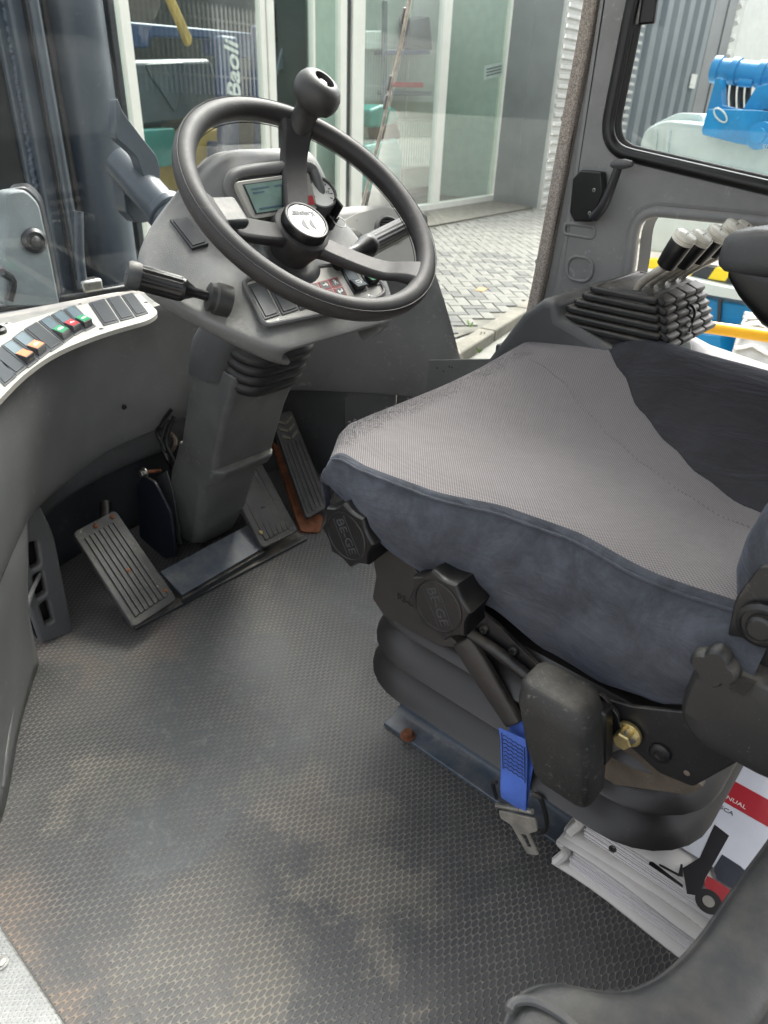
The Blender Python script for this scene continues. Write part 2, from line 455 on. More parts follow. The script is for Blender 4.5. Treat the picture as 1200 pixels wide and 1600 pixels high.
def panel(name, outline, holes, origin, ux, uy, thick, material, parent=None, base=None, bevel=.0, res=2):
    """flat plate with holes: outline in plane coordinates, extruded along ux x uy"""
    cu = bpy.data.curves.new(name, 'CURVE'); cu.dimensions = '2D'; cu.fill_mode = 'BOTH'
    cu.extrude = thick / 2 - bevel; cu.bevel_depth = bevel; cu.bevel_resolution = res; cu.offset = -bevel
    for lp in [outline] + holes:
        sp = cu.splines.new('POLY'); sp.points.add(len(lp) - 1); sp.use_cyclic_u = True
        for i, q in enumerate(lp): sp.points[i].co = (q[0], q[1], 0, 1)
    ob = bpy.data.objects.new(name, cu); COL.objects.link(ob)
    dg = bpy.context.evaluated_depsgraph_get()
    me = bpy.data.meshes.new_from_object(ob.evaluated_get(dg))
    bpy.data.objects.remove(ob); bpy.data.curves.remove(cu)
    ux = V(ux).normalized(); uy = V(uy).normalized(); uz = ux.cross(uy)
    org = ORG[parent] if parent is not None else (V(base) if base is not None else V((0, 0, 0)))
    o3 = V(origin)
    mt = Matrix(((ux.x, uy.x, uz.x, o3.x - org.x), (ux.y, uy.y, uz.y, o3.y - org.y), (ux.z, uy.z, uz.z, o3.z - org.z), (0, 0, 0, 1)))
    me.transform(mt)
    me.materials.clear()
    me.polygons.foreach_set('use_smooth', [True] * len(me.polygons)); me.set_sharp_from_angle(angle=radians(40))
    me.name = name
    return link_mesh(name, me, material, parent, base)
def text(name, s, pos, ux, uy, size, material, parent, ext=.0003, align='CENTER', shear=0, bold=0):
    cu = bpy.data.curves.new(name, 'FONT'); cu.body = s; cu.size = size; cu.extrude = ext; cu.align_x = align; cu.align_y = 'CENTER'; cu.shear = shear; cu.offset = bold
    cu.resolution_u = 3
    ob = bpy.data.objects.new(name, cu); COL.objects.link(ob)
    dg = bpy.context.evaluated_depsgraph_get()
    me = bpy.data.meshes.new_from_object(ob.evaluated_get(dg))
    bpy.data.objects.remove(ob); bpy.data.curves.remove(cu)
    ux = V(ux).normalized(); uz = ux.cross(V(uy)).normalized(); uy = uz.cross(ux); p = V(pos) - ORG[parent]
    me.transform(Matrix(((ux.x, uy.x, uz.x, p.x), (ux.y, uy.y, uz.y, p.y), (ux.z, uy.z, uz.z, p.z), (0, 0, 0, 1))))
    me.materials.clear(); me.name = name
    return link_mesh(name, me, material, parent)
def screw(p, nrm, r, parent, material, name='screw', h=.0025):
    n = V(nrm).normalized()
    m = MB(); m.lathe(V(p) - n * .001, n, [(r, 0), (r, h * .5), (r * .75, h), (r * .45, h), (r * .4, h * .4), (0, h * .4)], 14, cap=False)
    return m.build(name, material, parent)
def hexbolt(p, nrm, r, h, parent, material, name='bolt', washer=True):
    n = V(nrm).normalized(); m = MB()
    if washer: m.lathe(p, n, [(r * 1.45, 0), (r * 1.45, h * .22), (r * 1.2, h * .25)], 24)
    m.lathe(V(p) + n * h * .22, n, [(r, 0), (r, h * .7), (r * .86, h * .8)], 6)
    return m.build(name, material, parent, ang=25)
def empty_part(name, parent):
    o = bpy.data.objects.new(name, None); COL.objects.link(o); o.parent = parent; ORG[o] = ORG[parent]; return o
# ================================================================== THE SETTING
GZ = -0.85
# ---- ground sheet
m = MB(); m.add([(-90, -90, GZ - .03), (120, -90, GZ - .03), (120, 140, GZ - .03), (-90, 140, GZ - .03)], [(0, 1, 2, 3)])
k = NT('yard asphalt')
c = k.mix(k.ss(k.noise(.8, 6, .6), .3, .7), L(120, 119, 114), L(150, 148, 140)); k.l(c, k.b.inputs['Base Color']); k.b.inputs['Roughness'].default_value = .95
k.l(k.bump(k.noise(60, 4, .7), .5, .01), k.b.inputs['Normal'])
setp(m.build('ground', k.m, smooth=False), kind='structure')

# ---- cab floor
fl = MB(); fl.add([(.087, -.6, 0), (1.45, -.6, 0), (1.45, 1.5, 0), (.087, 1.5, 0)], [(0, 1, 2, 3)])
floor = setp(fl.build('floor', M['matfloor'], smooth=False), kind='structure')
# ---- door sill: bright tread plate with small raised lozenges, red painted edge outside
k = NT('bright tread plate')
sp = k.n('SeparateXYZ'); k.l(k.obj(), sp.inputs[0])
u = k.math('MULTIPLY', sp.outputs[0], 1 / .0085); v = k.math('MULTIPLY', sp.outputs[1], 1 / .0085)
def cellt(d):
    a = k.math('SUBTRACT', k.math('FRACT', k.math('ADD', u, d)), .5); b = k.math('SUBTRACT', k.math('FRACT', k.math('ADD', v, d)), .5)
    return k.math('SQRT', k.math('ADD', k.math('MULTIPLY', a, a), k.math('MULTIPLY', k.math('MULTIPLY', b, b), 3.0)))
dd = k.math('MINIMUM', cellt(0.0), cellt(.5))
k.l(k.mix(k.ss(k.noise(12, 5, .6), .3, .7), L(150, 151, 148), L(176, 176, 172)), k.b.inputs['Base Color'])
k.b.inputs['Metallic'].default_value = .55; k.b.inputs['Roughness'].default_value = .42
k.l(k.bump(k.ss(dd, .38, .2), .8, .0016), k.b.inputs['Normal'])
M['tread'] = k.m
sill = thing('door_sill', (.04, .3, -.02), 'bright silver tread plate sill with red outer edge at the floor mat corner', 'door sill')
MB().box((.041, .3, -.008), (.088, 1.5, .024)).build('tread_plate', M['tread'], sill, bevel=.003)
MB().box((-.035, .3, -.03), (.062, 1.5, .05)).build('red_edge', M['redpaint'], sill, bevel=.006)
hexbolt(PZ(1, 1505, .005), (0, 0, 1), .006, .003, sill, M['steel'], 'rivet')

# ---- toe board and front bulkhead
tb = MB()
tb.grid(loft([[(.34, 1.22, -.01), (.50, 1.36, -.01), (.75, 1.40, -.01), (1.1, 1.40, -.01), (1.45, 1.40, -.01)],
              [(.34, 1.22, .14), (.50, 1.37, .14), (.75, 1.41, .14), (1.1, 1.41, .14), (1.45, 1.41, .14)],
              [(.34, 1.20, .40), (.50, 1.35, .40), (.75, 1.41, .40), (1.1, 1.41, .40), (1.45, 1.41, .40)]], 6, 3))
setp(tb.build('wall_front', M['lowdark'], solid=.01), kind='structure')

# ---- right cab wall (plane X = 1.4) with window and lower opening
def yz(px, py, X=1.4):
    p = PX(px, py, X); return (p.y, p.z)
wall = thing('wall_right', (1.4, .3, 0), None, None, kind='structure')
WX = 1.385
win = roundpoly([V((*yz(1003, 10), 0)), V((*yz(957, 232), 0)), V((*yz(1215, 292), 0)), V((.10, .80, 0)), V((.10, 1.32, 0)), V((.62, 1.32, 0))], [.03, .055, .01, .05, .06, .05], 8)
hole = roundpoly([V((.562, .645, 0)), V((*yz(1004, 324), 0)), V((*yz(1200, 343), 0)), V((.12, .76, 0)), V((.12, .46, 0)), V((.575, .46, 0))], [.03, .075, .01, .05, .05, .05], 8)
outl = roundpoly([V((.715, 1.45, 0)), V((.712, .5, 0)), V((.712, -.05, 0)), V((-.2, -.05, 0)), V((-.2, 1.45, 0))], [.01] * 5, 3)
panel('inner_panel', [(p.x, p.y) for p in outl], [[(p.x, p.y) for p in win], [(p.x, p.y) for p in hole]], (WX, 0, 0), (0, 1, 0), (0, 0, 1), .05, M['trim3'], wall, bevel=.016, res=4)
# jamb strips forward of the panel, each with its own step
jm = [V((1.405, *yz(945, -60))), V((1.405, *yz(890, 190))), V((1.405, *yz(852, 412))), V((1.405, *yz(818, 540))), V((1.405, .82, -.05))]
def strip(name, d0, d1, x0, x1, material, bev=.004):
    mm = MB()
    rg = []
    for q in crom([V((1.4, .738, 1.45)), V((1.4, .745, 1.08)), V((1.4, .754, .903)), V((1.4, .767, .631)), V((1.4, .779, .468)), V((1.4, .80, .1))], 4):
        rg.append([V((x0, q.y - d0, q.z)), V((x1, q.y - d0, q.z)), V((x1, q.y - d1, q.z)), V((x0, q.y - d1, q.z))])
    mm.rings(rg)
    return mm.build(name, material, wall, bevel=bev)
strip('foam_seal', 0.0, .026, 1.368, 1.402, M['foam'], .005)
strip('jamb_flange', .0265, .05, 1.384, 1.41, M['trim3'], .004)
strip('jamb_moulding', .0505, .085, 1.366, 1.41, M['trim3'], .012)
# wiring along the jamb with two chrome clips
wp = [PX(935, -60, 1.38), PX(917, 40, 1.38), PX(899, 180, 1.378), PX(880, 290, 1.381), PX(866, 360, 1.378), PX(850, 430, 1.378), PX(838, 480, 1.381), PX(822, 545, 1.385)]
MB().tube(wp, .0024, 8, sub=6).build('wire', M['black'], wall)
for (a, b) in ((892, 187), (850, 412)):
    q = PX(a, b, 1.378)
    mm = MB(); mm.lathe(q + V((0, 0, -.007)), (0, 0, 1), [(.0075, 0), (.0082, .001), (.0082, .013), (.0075, .014)], 18)
    cl = mm.build('clip', M['black'], wall)
    MB().lathe(q + V((0, 0, -.004)), (0, 0, 1), [(.0085, 0), (.0088, .001), (.0088, .007), (.0085, .008)], 18).build('clip_band', M['steel'], cl)
    mm = MB(); mm.lathe(q + V((-.001, .013, .002)), (-1, .0, 0), [(.007, 0), (.007, .002), (.004, .003), (.004, .0045), (0, .005)], 16); mm.build('clip_screw', M['steel'], cl)
# window seal, second lip and glass
wl = [V((WX - .024, p.x, p.y)) for p in win]
MB().tube(wl, .0115, 10, closed=True).build('window_seal', M['black'], wall)
wc = sum(wl, V((0, 0, 0))) / len(wl)
MB().tube([V((WX - .006, wc.y + (p.y - wc.y) * .975, wc.z + (p.z - wc.z) * .975)) for p in wl], .010, 10, closed=True).build('seal_lip', M['rubber'], wall)
mm = MB(); mm.sheet([V((1.395, p.y, p.z)) for p in wl]); mm.build('window_glass', M['dirtyglass'], wall, smooth=False)
text('glass_mark', 'E1', PX(1196, 229, 1.393), (0, -1, 0), (0, 0, 1), .009, M['text'], wall)
# hanging rubber wiper of the sliding pane at the top
mm = MB(); a = PX(1017, -10, 1.372); b = PX(1012, 38, 1.372)
mm.box((a + b) / 2, (.012, .026, (a - b).length), Matrix.Rotation(radians(-3), 3, 'X')); mm.build('pane_stop', M['black'], wall, bevel=.003)
mm = MB(); mm.box((a + b) / 2 + V((-.004, .017, 0)), (.006, .007, (a - b).length), Matrix.Rotation(radians(-3), 3, 'X')); mm.build('pane_track', M['trim3'], wall, bevel=.002)
# rolled rim of the lower opening
MB().tube([V((WX - .020, p.x, p.y)) for p in hole], .010, 12, closed=True).build('opening_rim', M['trim3'], wall)
mm = MB(); mm.rings([[V((x_, p.x, p.y)) for p in hole] for x_ in (WX + .02, WX + .075)], False, False); mm.build('opening_return', M['lowdark'], wall)
# pressed shapes in the panel
def pressed(cx, cy, w_, h_, r, name):
    q = PX(cx, cy, WX - .0255)
    pts = rrect(w_, h_, r, 6)
    MB().tube([q + V((0, a, b)) for a, b in pts], .0035, 8, closed=True).build(name, M['trim3'], wall)
pressed(906, 420, .055, .045, .02, 'pressed_oval')
pressed(905, 360, .065, .02, .008, 'pressed_recess')
screw(PX(899, 455, WX - .026), (-1, 0, 0), .006, wall, M['steel'], h=.004)
# latch: black block and pull handle
lt = empty_part('latch', wall)
blk = [(903, 278), (915, 265), (948, 268), (950, 300), (932, 345), (905, 345), (898, 330)]
mm = MB(); mm.prism([PX(a, b, 1.358) for a, b in blk], (-.022, 0, 0)); mm.build('latch_block', M['black'], lt, bevel=.003)
p = [PX(928, 340, 1.325), PX(942, 322, 1.322), PX(954, 295, 1.322), PX(966, 262, 1.322)]
mm = MB(); mm.tube(p, [.0125, .0095], 12, sub=5, oval=.7); mm.build('latch_lever', M['switch'], lt)
mm = MB(); e0 = PX(956, 257, 1.322); e1 = PX(988, 256, 1.322); mm.tube([e0, e0.lerp(e1, .25), e0.lerp(e1, .6), e1], [.007, .0125, .013, .007], 14, oval=.65)
mm.build('latch_knob', M['trim2'], lt)
for a, b in ((928, 297), (921, 333)): screw(PX(a, b, 1.336), (-1, 0, 0), .0035, lt, M['steel'], h=.002)

# ---- cab roof, unseen above: added to shade the cab, front glazed for more light
rf = thing('shade_roof', (.77, .3, 1.5), None, None, kind='structure')
MB().box((.77, -.02, 1.56), (1.36, 1.10, .06)).build('shade_roof_panel', M['trim3'], rf, bevel=.01)
for xx in (.12, 1.42): MB().box((xx, .84, 1.56), (.07, .62, .06)).build('shade_roof_rail', M['trim3'], rf, bevel=.01)
MB().box((.77, 1.16, 1.56), (1.23, .06, .06)).build('shade_roof_header', M['trim3'], rf, bevel=.01)
MB().sheet([V((.155, .53, 1.57)), V((1.385, .53, 1.57)), V((1.385, 1.13, 1.57)), V((.155, 1.13, 1.57))]).build('shade_roof_glass', M['glass'], rf, smooth=False)

# ---- windscreen and side glass with the thin joint strip between them
JT, JB = V((1.40, 1.10, 1.32)), PX(565, 330, 1.40)
JM = PX(640, 0, 1.40)
gl = thing('windscreen', (.8, 1.33, .57), 'clear cab windscreen in front of the dashboard with a thin pale joint strip', 'windscreen')
mm = MB(); mm.grid(loft([[(.30, 1.30, .575), (.8, 1.335, .575), (1.15, 1.32, .62), tuple(JB + V((-.012, 0, 0)))],
                         [(.30, 1.16, 1.10), (.8, 1.19, 1.10), (1.15, 1.185, 1.10), tuple(JM + V((-.012, 0, 0)))],
                         [(.30, 1.09, 1.35), (.8, 1.12, 1.35), (1.15, 1.115, 1.35), tuple(JT + V((-.012, 0, 0.03)))]], 4, 3))
mm.build('glass_pane', M['glass'], gl)
mm = MB(); jp = [JB + V((0, .01, -.03)), PX(580, 265, 1.4), PX(597, 200, 1.4), PX(612, 130, 1.4), PX(628, 62, 1.4), JM, JT]
mm.tube(jp, .0048, 8, sub=5, oval=.75); mm.build('joint_strip', mat('old joint sealant', L(196, 188, 174), .8, vary=.3, vscale=60, grain=.6, gscale=300), gl)
for a, b in ((633, 25), (612, 130), (606, 160)):
    q = PX(a, b, 1.4); MB().box(q + V((-.001, .004, 0)), (.012, .006, .03), Matrix.Rotation(radians(16), 3, 'X')).build('clip', M['trim3'], gl, bevel=.002)
sg = thing('side_glass', (1.4, 1.0, .4), 'clear side glass ahead of the foam edged door jamb', 'glass pane')
mm = MB(); mm.sheet([JB + V((.004, -.012, .0)), JM + V((.004, -.012, 0)), JT + V((.004, -.012, 0)), V((1.404, .76, 1.33)), V((1.404, .77, .90)), V((1.404, .785, .66)), V((1.404, .80, .45)), V((1.404, .93, .36)), V((1.404, 1.03, .48)), V((1.404, 1.12, .66))])
mm.build('glass_pane', M['glass'], sg, smooth=False)

# ================================================================== DASHBOARD
dash = thing('dashboard', (.78, 1.25, .3), 'grey moulded wraparound dashboard with a silver switch panel at its left end', 'dashboard')
near = [(.08, .70, .55), (.215, .82, .55), (.355, .994, .55), (.462, 1.10, .55), (.575, 1.195, .55), (.673, 1.232, .55), (.742, 1.225, .55), (.85, 1.235, .555), (1.02, 1.245, .57), (1.16, 1.205, .595), (1.29, 1.13, .60), (1.405, 1.075, .60)]
far = [(.20, 1.30, .556), (.35, 1.33, .556), (.50, 1.34, .556), (.58, 1.345, .556), (.66, 1.345, .556), (.74, 1.345, .556), (.80, 1.345, .556), (.88, 1.345, .56), (1.03, 1.34, .60), (1.16, 1.31, .66), (1.29, 1.245, .69), (1.405, 1.20, .69)]
mid = [(.11, .72, .45), (.235, .85, .45), (.365, 1.015, .45), (.455, 1.11, .44), (.58, 1.215, .43), (.68, 1.248, .43), (.76, 1.25, .43), (.86, 1.262, .43), (1.05, 1.262, .45), (1.19, 1.19, .46), (1.31, 1.09, .47), (1.405, 1.0, .465)]
low = [(.13, .73, .33), (.22, .855, .33), (.33, 1.01, .32), (.425, 1.135, .30), (.59, 1.24, .30), (.69, 1.27, .30), (.78, 1.281, .30), (.88, 1.29, .30), (1.08, 1.285, .30), (1.23, 1.19, .29), (1.335, 1.05, .29), (1.41, .925, .29)]
def off(r, dy, dz, dx=0): return [(a + dx, b + dy, c + dz) for a, b, c in r]
inn = off(low, .035, -.012)
nb = [tuple(V(a).lerp(V(b), .04) + V((0, 0, .003))) for a, b in zip(near, far)]
nd = [tuple(V(a).lerp(V(b), .05) + V((0, 0, -.003))) for a, b in zip(near, mid)]
mm = MB(); mm.grid(loft([far, [tuple(V(a).lerp(V(b), .4)) for a, b in zip(near, far)], nb, nd, mid, low, inn, off(low, .12, -.012)], 6, 4))
mm.build('cowl', M['trim'], dash, solid=.006, off=-1)
screw(PY(194, 636, 1.235), (.3, -.95, 0), .0055, dash, M['black'], 'trim_plug', h=.004)
# lower ducts under the cowl
mm = MB(); mm.grid(loft([[(.40, 1.16, .30), (.55, 1.30, .30), (.70, 1.33, .30), (.90, 1.335, .30)],
                         [(.39, 1.165, .24), (.54, 1.285, .235), (.70, 1.315, .235), (.90, 1.32, .24)],
                         [(.39, 1.19, .195), (.54, 1.30, .19), (.70, 1.335, .195), (.90, 1.34, .20)],
                         [(.39, 1.25, .19), (.54, 1.37, .185), (.70, 1.40, .19), (.90, 1.40, .195)]], 5, 4))
mm.build('air_duct', M['trim2'], dash)
# right knee panel: smooth bulge and a flat door with a seam
mm = MB(); mm.grid(loft([[(1.08, 1.38, .30), (1.17, 1.33, .30), (1.24, 1.20, .30), (1.262, 1.21, .30)],
                         [(1.10, 1.40, .18), (1.19, 1.34, .18), (1.262, 1.19, .18), (1.28, 1.205, .18)],
                         [(1.12, 1.40, .0), (1.21, 1.35, .0), (1.275, 1.20, .0), (1.29, 1.215, .0)]], 7, 4))
mm.build('knee_bulge', M['trim2'], dash)
for i, (a, b) in enumerate((((1.258, 1.205), (1.336, 1.096)), ((1.338, 1.093), (1.412, .94)))):
    mm = MB(); A0, B0 = V((*a, 0)), V((*b, 0)); n_ = (B0 - A0).cross(V((0, 0, 1))).normalized() * .012
    mm.prism([A0, B0, B0 + n_, A0 + n_], (0, 0, .283 - .006 * i)); mm.build('knee_door', M['trim2'], dash, bevel=.003)
MB().box((1.272, 1.168, .15), (.006, .018, .055), Matrix.Rotation(radians(-35), 3, 'Z')).build('door_catch', M['black'], dash, bevel=.001)
screw(PY(596, 577, 1.13), (-.6, -.8, 0), .005, dash, M['black'], 'trim_plug', h=.003)
# ---- left lower corner panel with vent slots (part of the dashboard shell)
mm = MB(); mm.grid(loft([[(.13, .73, .335), (.22, .855, .335), (.33, 1.008, .325), (.385, 1.085, .31)],
                         [(.115, .75, .27), (.205, .855, .27), (.31, .985, .27), (.358, 1.05, .26)],
                         [(.085, .76, .15), (.175, .85, .15), (.28, .975, .15), (.34, 1.06, .15)],
                         [(.07, .77, .0), (.149, .818, .0), (.255, .98, .0), (.345, 1.10, .0)]], 6, 5))
mm.build('corner_panel', M['trim'], dash, solid=.006, off=-1)
mm = MB(); mm.tube([PZ(76, 872, .155), PZ(48, 930, .13), PZ(30, 1010, .1), PZ(12, 1150, .06), PZ(2, 1230, .03)], .004, 8, sub=5); mm.build('panel_ridge', M['trim'], dash)
# vent post: upright fin with three slots facing the cab
vp = thing('vent_post', (.41, 1.15, 0), 'grey upright air vent with three dark slots at the left of the pedals', 'air vent')
A0 = PZ(72, 995, 0); B0 = PZ(110, 986, 0)
fin = roundpoly([V((*PY(62, 1003, 1.15).xz, 0)), V((*PY(26, 900, 1.15).xz, 0)), V((*PY(22, 805, 1.15).xz, 0)), V((*PY(54, 778, 1.15).xz, 0)), V((*PY(80, 830, 1.15).xz, 0)), V((*PY(111, 985, 1.15).xz, 0))], [.005, .02, .02, .012, .03, .01], 5)
def q2(l): return roundpoly([V((*PY(a, b, 1.15).xz, 0)) for a, b in l], .006, 4)
slots = [q2([(40, 845), (54, 842), (60, 880), (44, 888)]), q2([(47, 897), (62, 888), (69, 924), (54, 934)]), q2([(58, 942), (71, 933), (80, 968), (68, 974)])]
panel('face', [(p.x, p.y) for p in fin], [[(p.x, p.y) for p in s_] for s_ in slots], (0, 1.15, 0), (1, 0, 0), (0, 0, 1), .02, M['trim2'], vp, bevel=.005, res=3)
mm = MB(); mm.prism([V((p.x, 1.164, p.y)) for p in fin], (0, .05, 0)); mm.build('duct_body', M['black'], vp)
# ---- silver switch panel on the left of the dash
ZP = .5605
sp_ = dash
c4 = lambda a, b, z=ZP: PZ(a / 3, 360 + b / 3, z)
pl_ = roundpoly([c4(-300, 460), c4(0, 392), c4(560, 287), c4(650, 290), c4(745, 385), c4(700, 420), c4(480, 480), c4(250, 572), c4(100, 682), c4(0, 788), c4(-250, 1060)], [.01, .02, .02, .03, .03, .03, .06, .06, .06, .06, .01], 5)
MB().prism(pl_, (0, 0, -.008)).build('switch_plate', M['silver'], sp_, bevel=.0008)
Z3 = V((0, 0, 1))
def lerp4(q, s_, t): return q[0].lerp(q[1], s_).lerp(q[3].lerp(q[2], s_), t)
def inset(q, a, b): return [lerp4(q, a, b), lerp4(q, 1 - a, b), lerp4(q, 1 - a, 1 - b), lerp4(q, a, 1 - b)]
def blank(q, n, parent, h=.002):
    o = MB().prism(q, n * h).build('switch_blank', M['switch'], parent, bevel=.0006)
    i_ = [p + n * h for p in inset(q, .13, .06)]
    MB().prism(i_, n * .0014).build('blank_cover', M['switch'], o, bevel=.0004)
def rocker(q, n, parent, lens, glyph=None, h=.002):
    o = MB().prism(q, n * h).build('rocker_switch', M['switch'], parent, bevel=.0006)
    t = [p + n * h for p in inset(q, .14, .06)]
    a = lerp4(t, 0, .5); b = lerp4(t, 1, .5)
    MB().prism([t[0], t[1], b, a], n * .0012).build('rocker_face', M['lens'], o)
    MB().hexa([a, b, t[2], t[3]], [a + n * .002, b + n * .002, t[2] + n * .011, t[3] + n * .011]).build('rocker_button', M['black'], o, bevel=.0006)
    c_ = inset([a + n * .0023, b + n * .0023, t[2] + n * .0113, t[3] + n * .0113], .04, .05)
    MB().prism(c_, n * .0004).build('rocker_lens', M[lens], o)
    ux = (c_[1] - c_[0]).normalized(); uy = (c_[0] - c_[3]).normalized(); ce = sum(c_, V((0, 0, 0))) / 4 + n * .0008; s_ = (c_[1] - c_[0]).length
    if glyph:
        g = MB(); w_ = s_ * .06
        def bar(x0, y0, x1, y1):
            p0 = ce + ux * (x0 * s_) + uy * (y0 * s_); p1 = ce + ux * (x1 * s_) + uy * (y1 * s_); d = (p1 - p0).normalized(); e = n.cross(d) * w_ / 2
            g.prism([p0 - e, p1 - e, p1 + e, p0 + e], n * .0003)
        if glyph == 'tri':
            bar(-.26, -.2, .26, -.2); bar(.26, -.2, 0, .26); bar(0, .26, -.26, -.2)
        elif glyph == 'lamp':
            for yy in (-.2, 0, .2): bar(-.3, yy, -.02, yy + .05)
            bar(.04, -.25, .04, .25); bar(.04, .25, .28, .1); bar(.28, .1, .28, -.1); bar(.28, -.1, .04, -.25)
        elif glyph == 'star':
            bar(-.28, -.2, .28, .2); bar(-.28, .2, .28, -.2); bar(0, -.28, 0, .28); bar(-.3, -.26, .3, -.26)
        elif glyph == 'box':
            bar(-.25, .2, .25, .2); bar(-.25, -.05, .25, -.05); bar(-.25, .2, -.25, -.05); bar(.25, .2, .25, -.05); bar(-.2, -.15, 0, -.28); bar(0, -.28, .2, -.15)
        g.build('rocker_symbol', M['text'], o, smooth=False)
Q = lambda *l: [c4(*p) for p in l]
blank(Q((-62, 640), (-10, 588), (78, 688), (22, 735))[0:4], Z3, sp_)
blank(Q((-60, 575), (0, 548), (128, 645), (78, 684)), Z3, sp_)
rocker(Q((5, 545), (55, 515), (182, 612), (133, 648)), Z3, sp_, 'orange')
rocker(Q((57, 510), (108, 472), (236, 568), (186, 608)), Z3, sp_, 'orange', 'tri')
blank(Q((112, 468), (172, 432), (297, 535), (240, 572)), Z3, sp_)
rocker(Q((180, 430), (232, 402), (346, 498), (301, 532)), Z3, sp_, 'green', 'lamp')
rocker(Q((238, 400), (290, 374), (396, 472), (350, 497)), Z3, sp_, 'redl', 'tri')
rocker(Q((296, 374), (350, 354), (450, 452), (400, 476)), Z3, sp_, 'green', 'star')
blank(Q((415, 344), (490, 324), (560, 430), (486, 450)), Z3, sp_)
blank(Q((498, 323), (560, 309), (632, 410), (566, 428)), Z3, sp_)
blank(Q((568, 308), (622, 295), (696, 390), (638, 408)), Z3, sp_)
for a, b in ((375, 346), (685, 338), (475, 462)): screw(c4(a, b), Z3, .0045, sp_, M['rubber'], h=.002)
pt = c4(30, 441)
MB().prism([pt + V((a, b, .0002)) for a, b in rrect(.016, .012, .002)], (0, 0, .0006)).build('socket_label', M['white'], sp_)
lx = (c4(60, 425) - c4(0, 455)).normalized()
text('label_print', '12V', pt + V((0, 0, .0011)), lx, Z3.cross(lx), .008, M['ink'], sp_)
mm = MB(); q = c4(-25, 480); mm.lathe(q, Z3, [(.019, 0), (.019, .006), (.016, .009), (.014, .009), (.013, .003), (0, .003)], 28, cap=False); mm.build('power_socket', M['black'], sp_)
# ---- right end: pale panel with a round cover and a louvre vent
rp = empty_part('vent_panel', dash)
R0, R1 = V((1.14, 1.232, .655)), V((1.405, 1.12, .655))
rx = (R1 - R0).normalized(); rn = (rx.cross(V((0, 0, 1))) * -1); rn = V((-rx.y, rx.x, 0)) * -1
rn = (rn + V((0, 0, .9))).normalized(); ru = rn.cross(rx)
RO = (R0 + R1) / 2 + rn * .012
rq = lambda a, b, h=0: PP(a, b, RO + rn * h, rn)
pr = roundpoly([rq(520, 352), rq(560, 332), rq(600, 322), rq(648, 335), rq(660, 395), rq(650, 425), rq(560, 420), rq(528, 392)], .012, 4)
MB().prism(pr, rn * -.02).build('panel_plate', M['silver'], rp, bevel=.001)
mm = MB(); mm.lathe(rq(553, 372), rn, [(.0225, 0), (.0225, .003), (.020, .004), (0, .0042)], 28, cap=False); mm.build('round_cover', M['lowdark'], rp)
vc = rq(608, 360)
mm = MB(); mm.lathe(vc, rn, [(.036, 0), (.036, .005), (.029, .009), (.026, .007), (.024, 0)], 32, cap=False); mm.build('vent_ring', M['lowdark'], rp)
mm = MB(); mm.lathe(vc + rn * .0008, rn, [(.026, 0), (0, .0004)], 24, cap=False); mm.build('vent_well', M['black'], rp)
for i in range(-3, 4):
    w_ = sqrt(max(0, .0245 ** 2 - (i * .0066) ** 2)); MB().box(vc + ru * (i * .0066) + rn * .004, (w_ * 2, .0022, .005), Matrix((rx, ru, rn)).transposed()).build('vent_slat', M['rubber'], rp)
for a, b in ((558, 343), (651, 372)): screw(rq(a, b), rn, .0035, rp, M['steel'], h=.0015)
# small grey step plate bolted by the right jamb
spl = thing('step_plate', (1.3, .9, .33), 'small flat grey plate with punched dots standing behind the seat front corner', 'plate')
q4_ = [PX(672, 562, 1.3), PX(770, 560, 1.3), PX(770, 640, 1.3), PX(664, 640, 1.3)]
MB().prism(q4_, (-.006, 0, 0)).build('plate', M['trim'], spl, bevel=.001)
for a, b in ((683, 575), (693, 580), (702, 573), (706, 574)): MB().lathe(PX(a, b, 1.2935), (-1, 0, 0), [(.0022, 0), (.0014, .0005), (0, .0006)], 8, cap=False).build('dimple', M['black'], spl)
# ================================================================== STEERING CONSOLE, COLUMN, WHEEL
W = V((.779, .81, .779)); N = V((0, -.616, .788)).normalized(); U = V((0, .788, .616)).normalized(); XA = V((1, 0, 0))
def wl_(x, u, n): return W + XA * x + U * u + N * n
def pl(px, py, h): return PP(px, py, W + N * h, N)
con = thing('steering_console', (.78, 1.0, .55), 'grey instrument console under the steering wheel with display, keypad and two black stalks', 'console')
def sm(x, a, b):
    t = max(0, min(1, (x - a) / (b - a))); return t * t * (3 - 2 * t)
us = [-.152, -.148, -.135, -.10, -.06, -.02, .02, .045, .066, .09, .115, .138, .16, .176, .186, .19]
xl = [-.10, -.118, -.138, -.170, -.195, -.214, -.226, -.228, -.218, -.196, -.165, -.122, -.075, -.035, -.015, .0]
xr = [.12, .135, .15, .172, .186, .192, .192, .188, .182, .175, .168, .162, .155, .147, .138, .12]
def top(u, x):
    b = .070 * sm(u, .02, .125) * (1 - .75 * sm(u, .155, .2)) * sm(x, -.125, -.055) * (1 - sm(x, .125, .175))
    return -.106 + b - .02 * sm(u, .15, .22) - .03 * sm(-x, .12, .24) - .01 * sm(-u, .11, .16)
rows = []
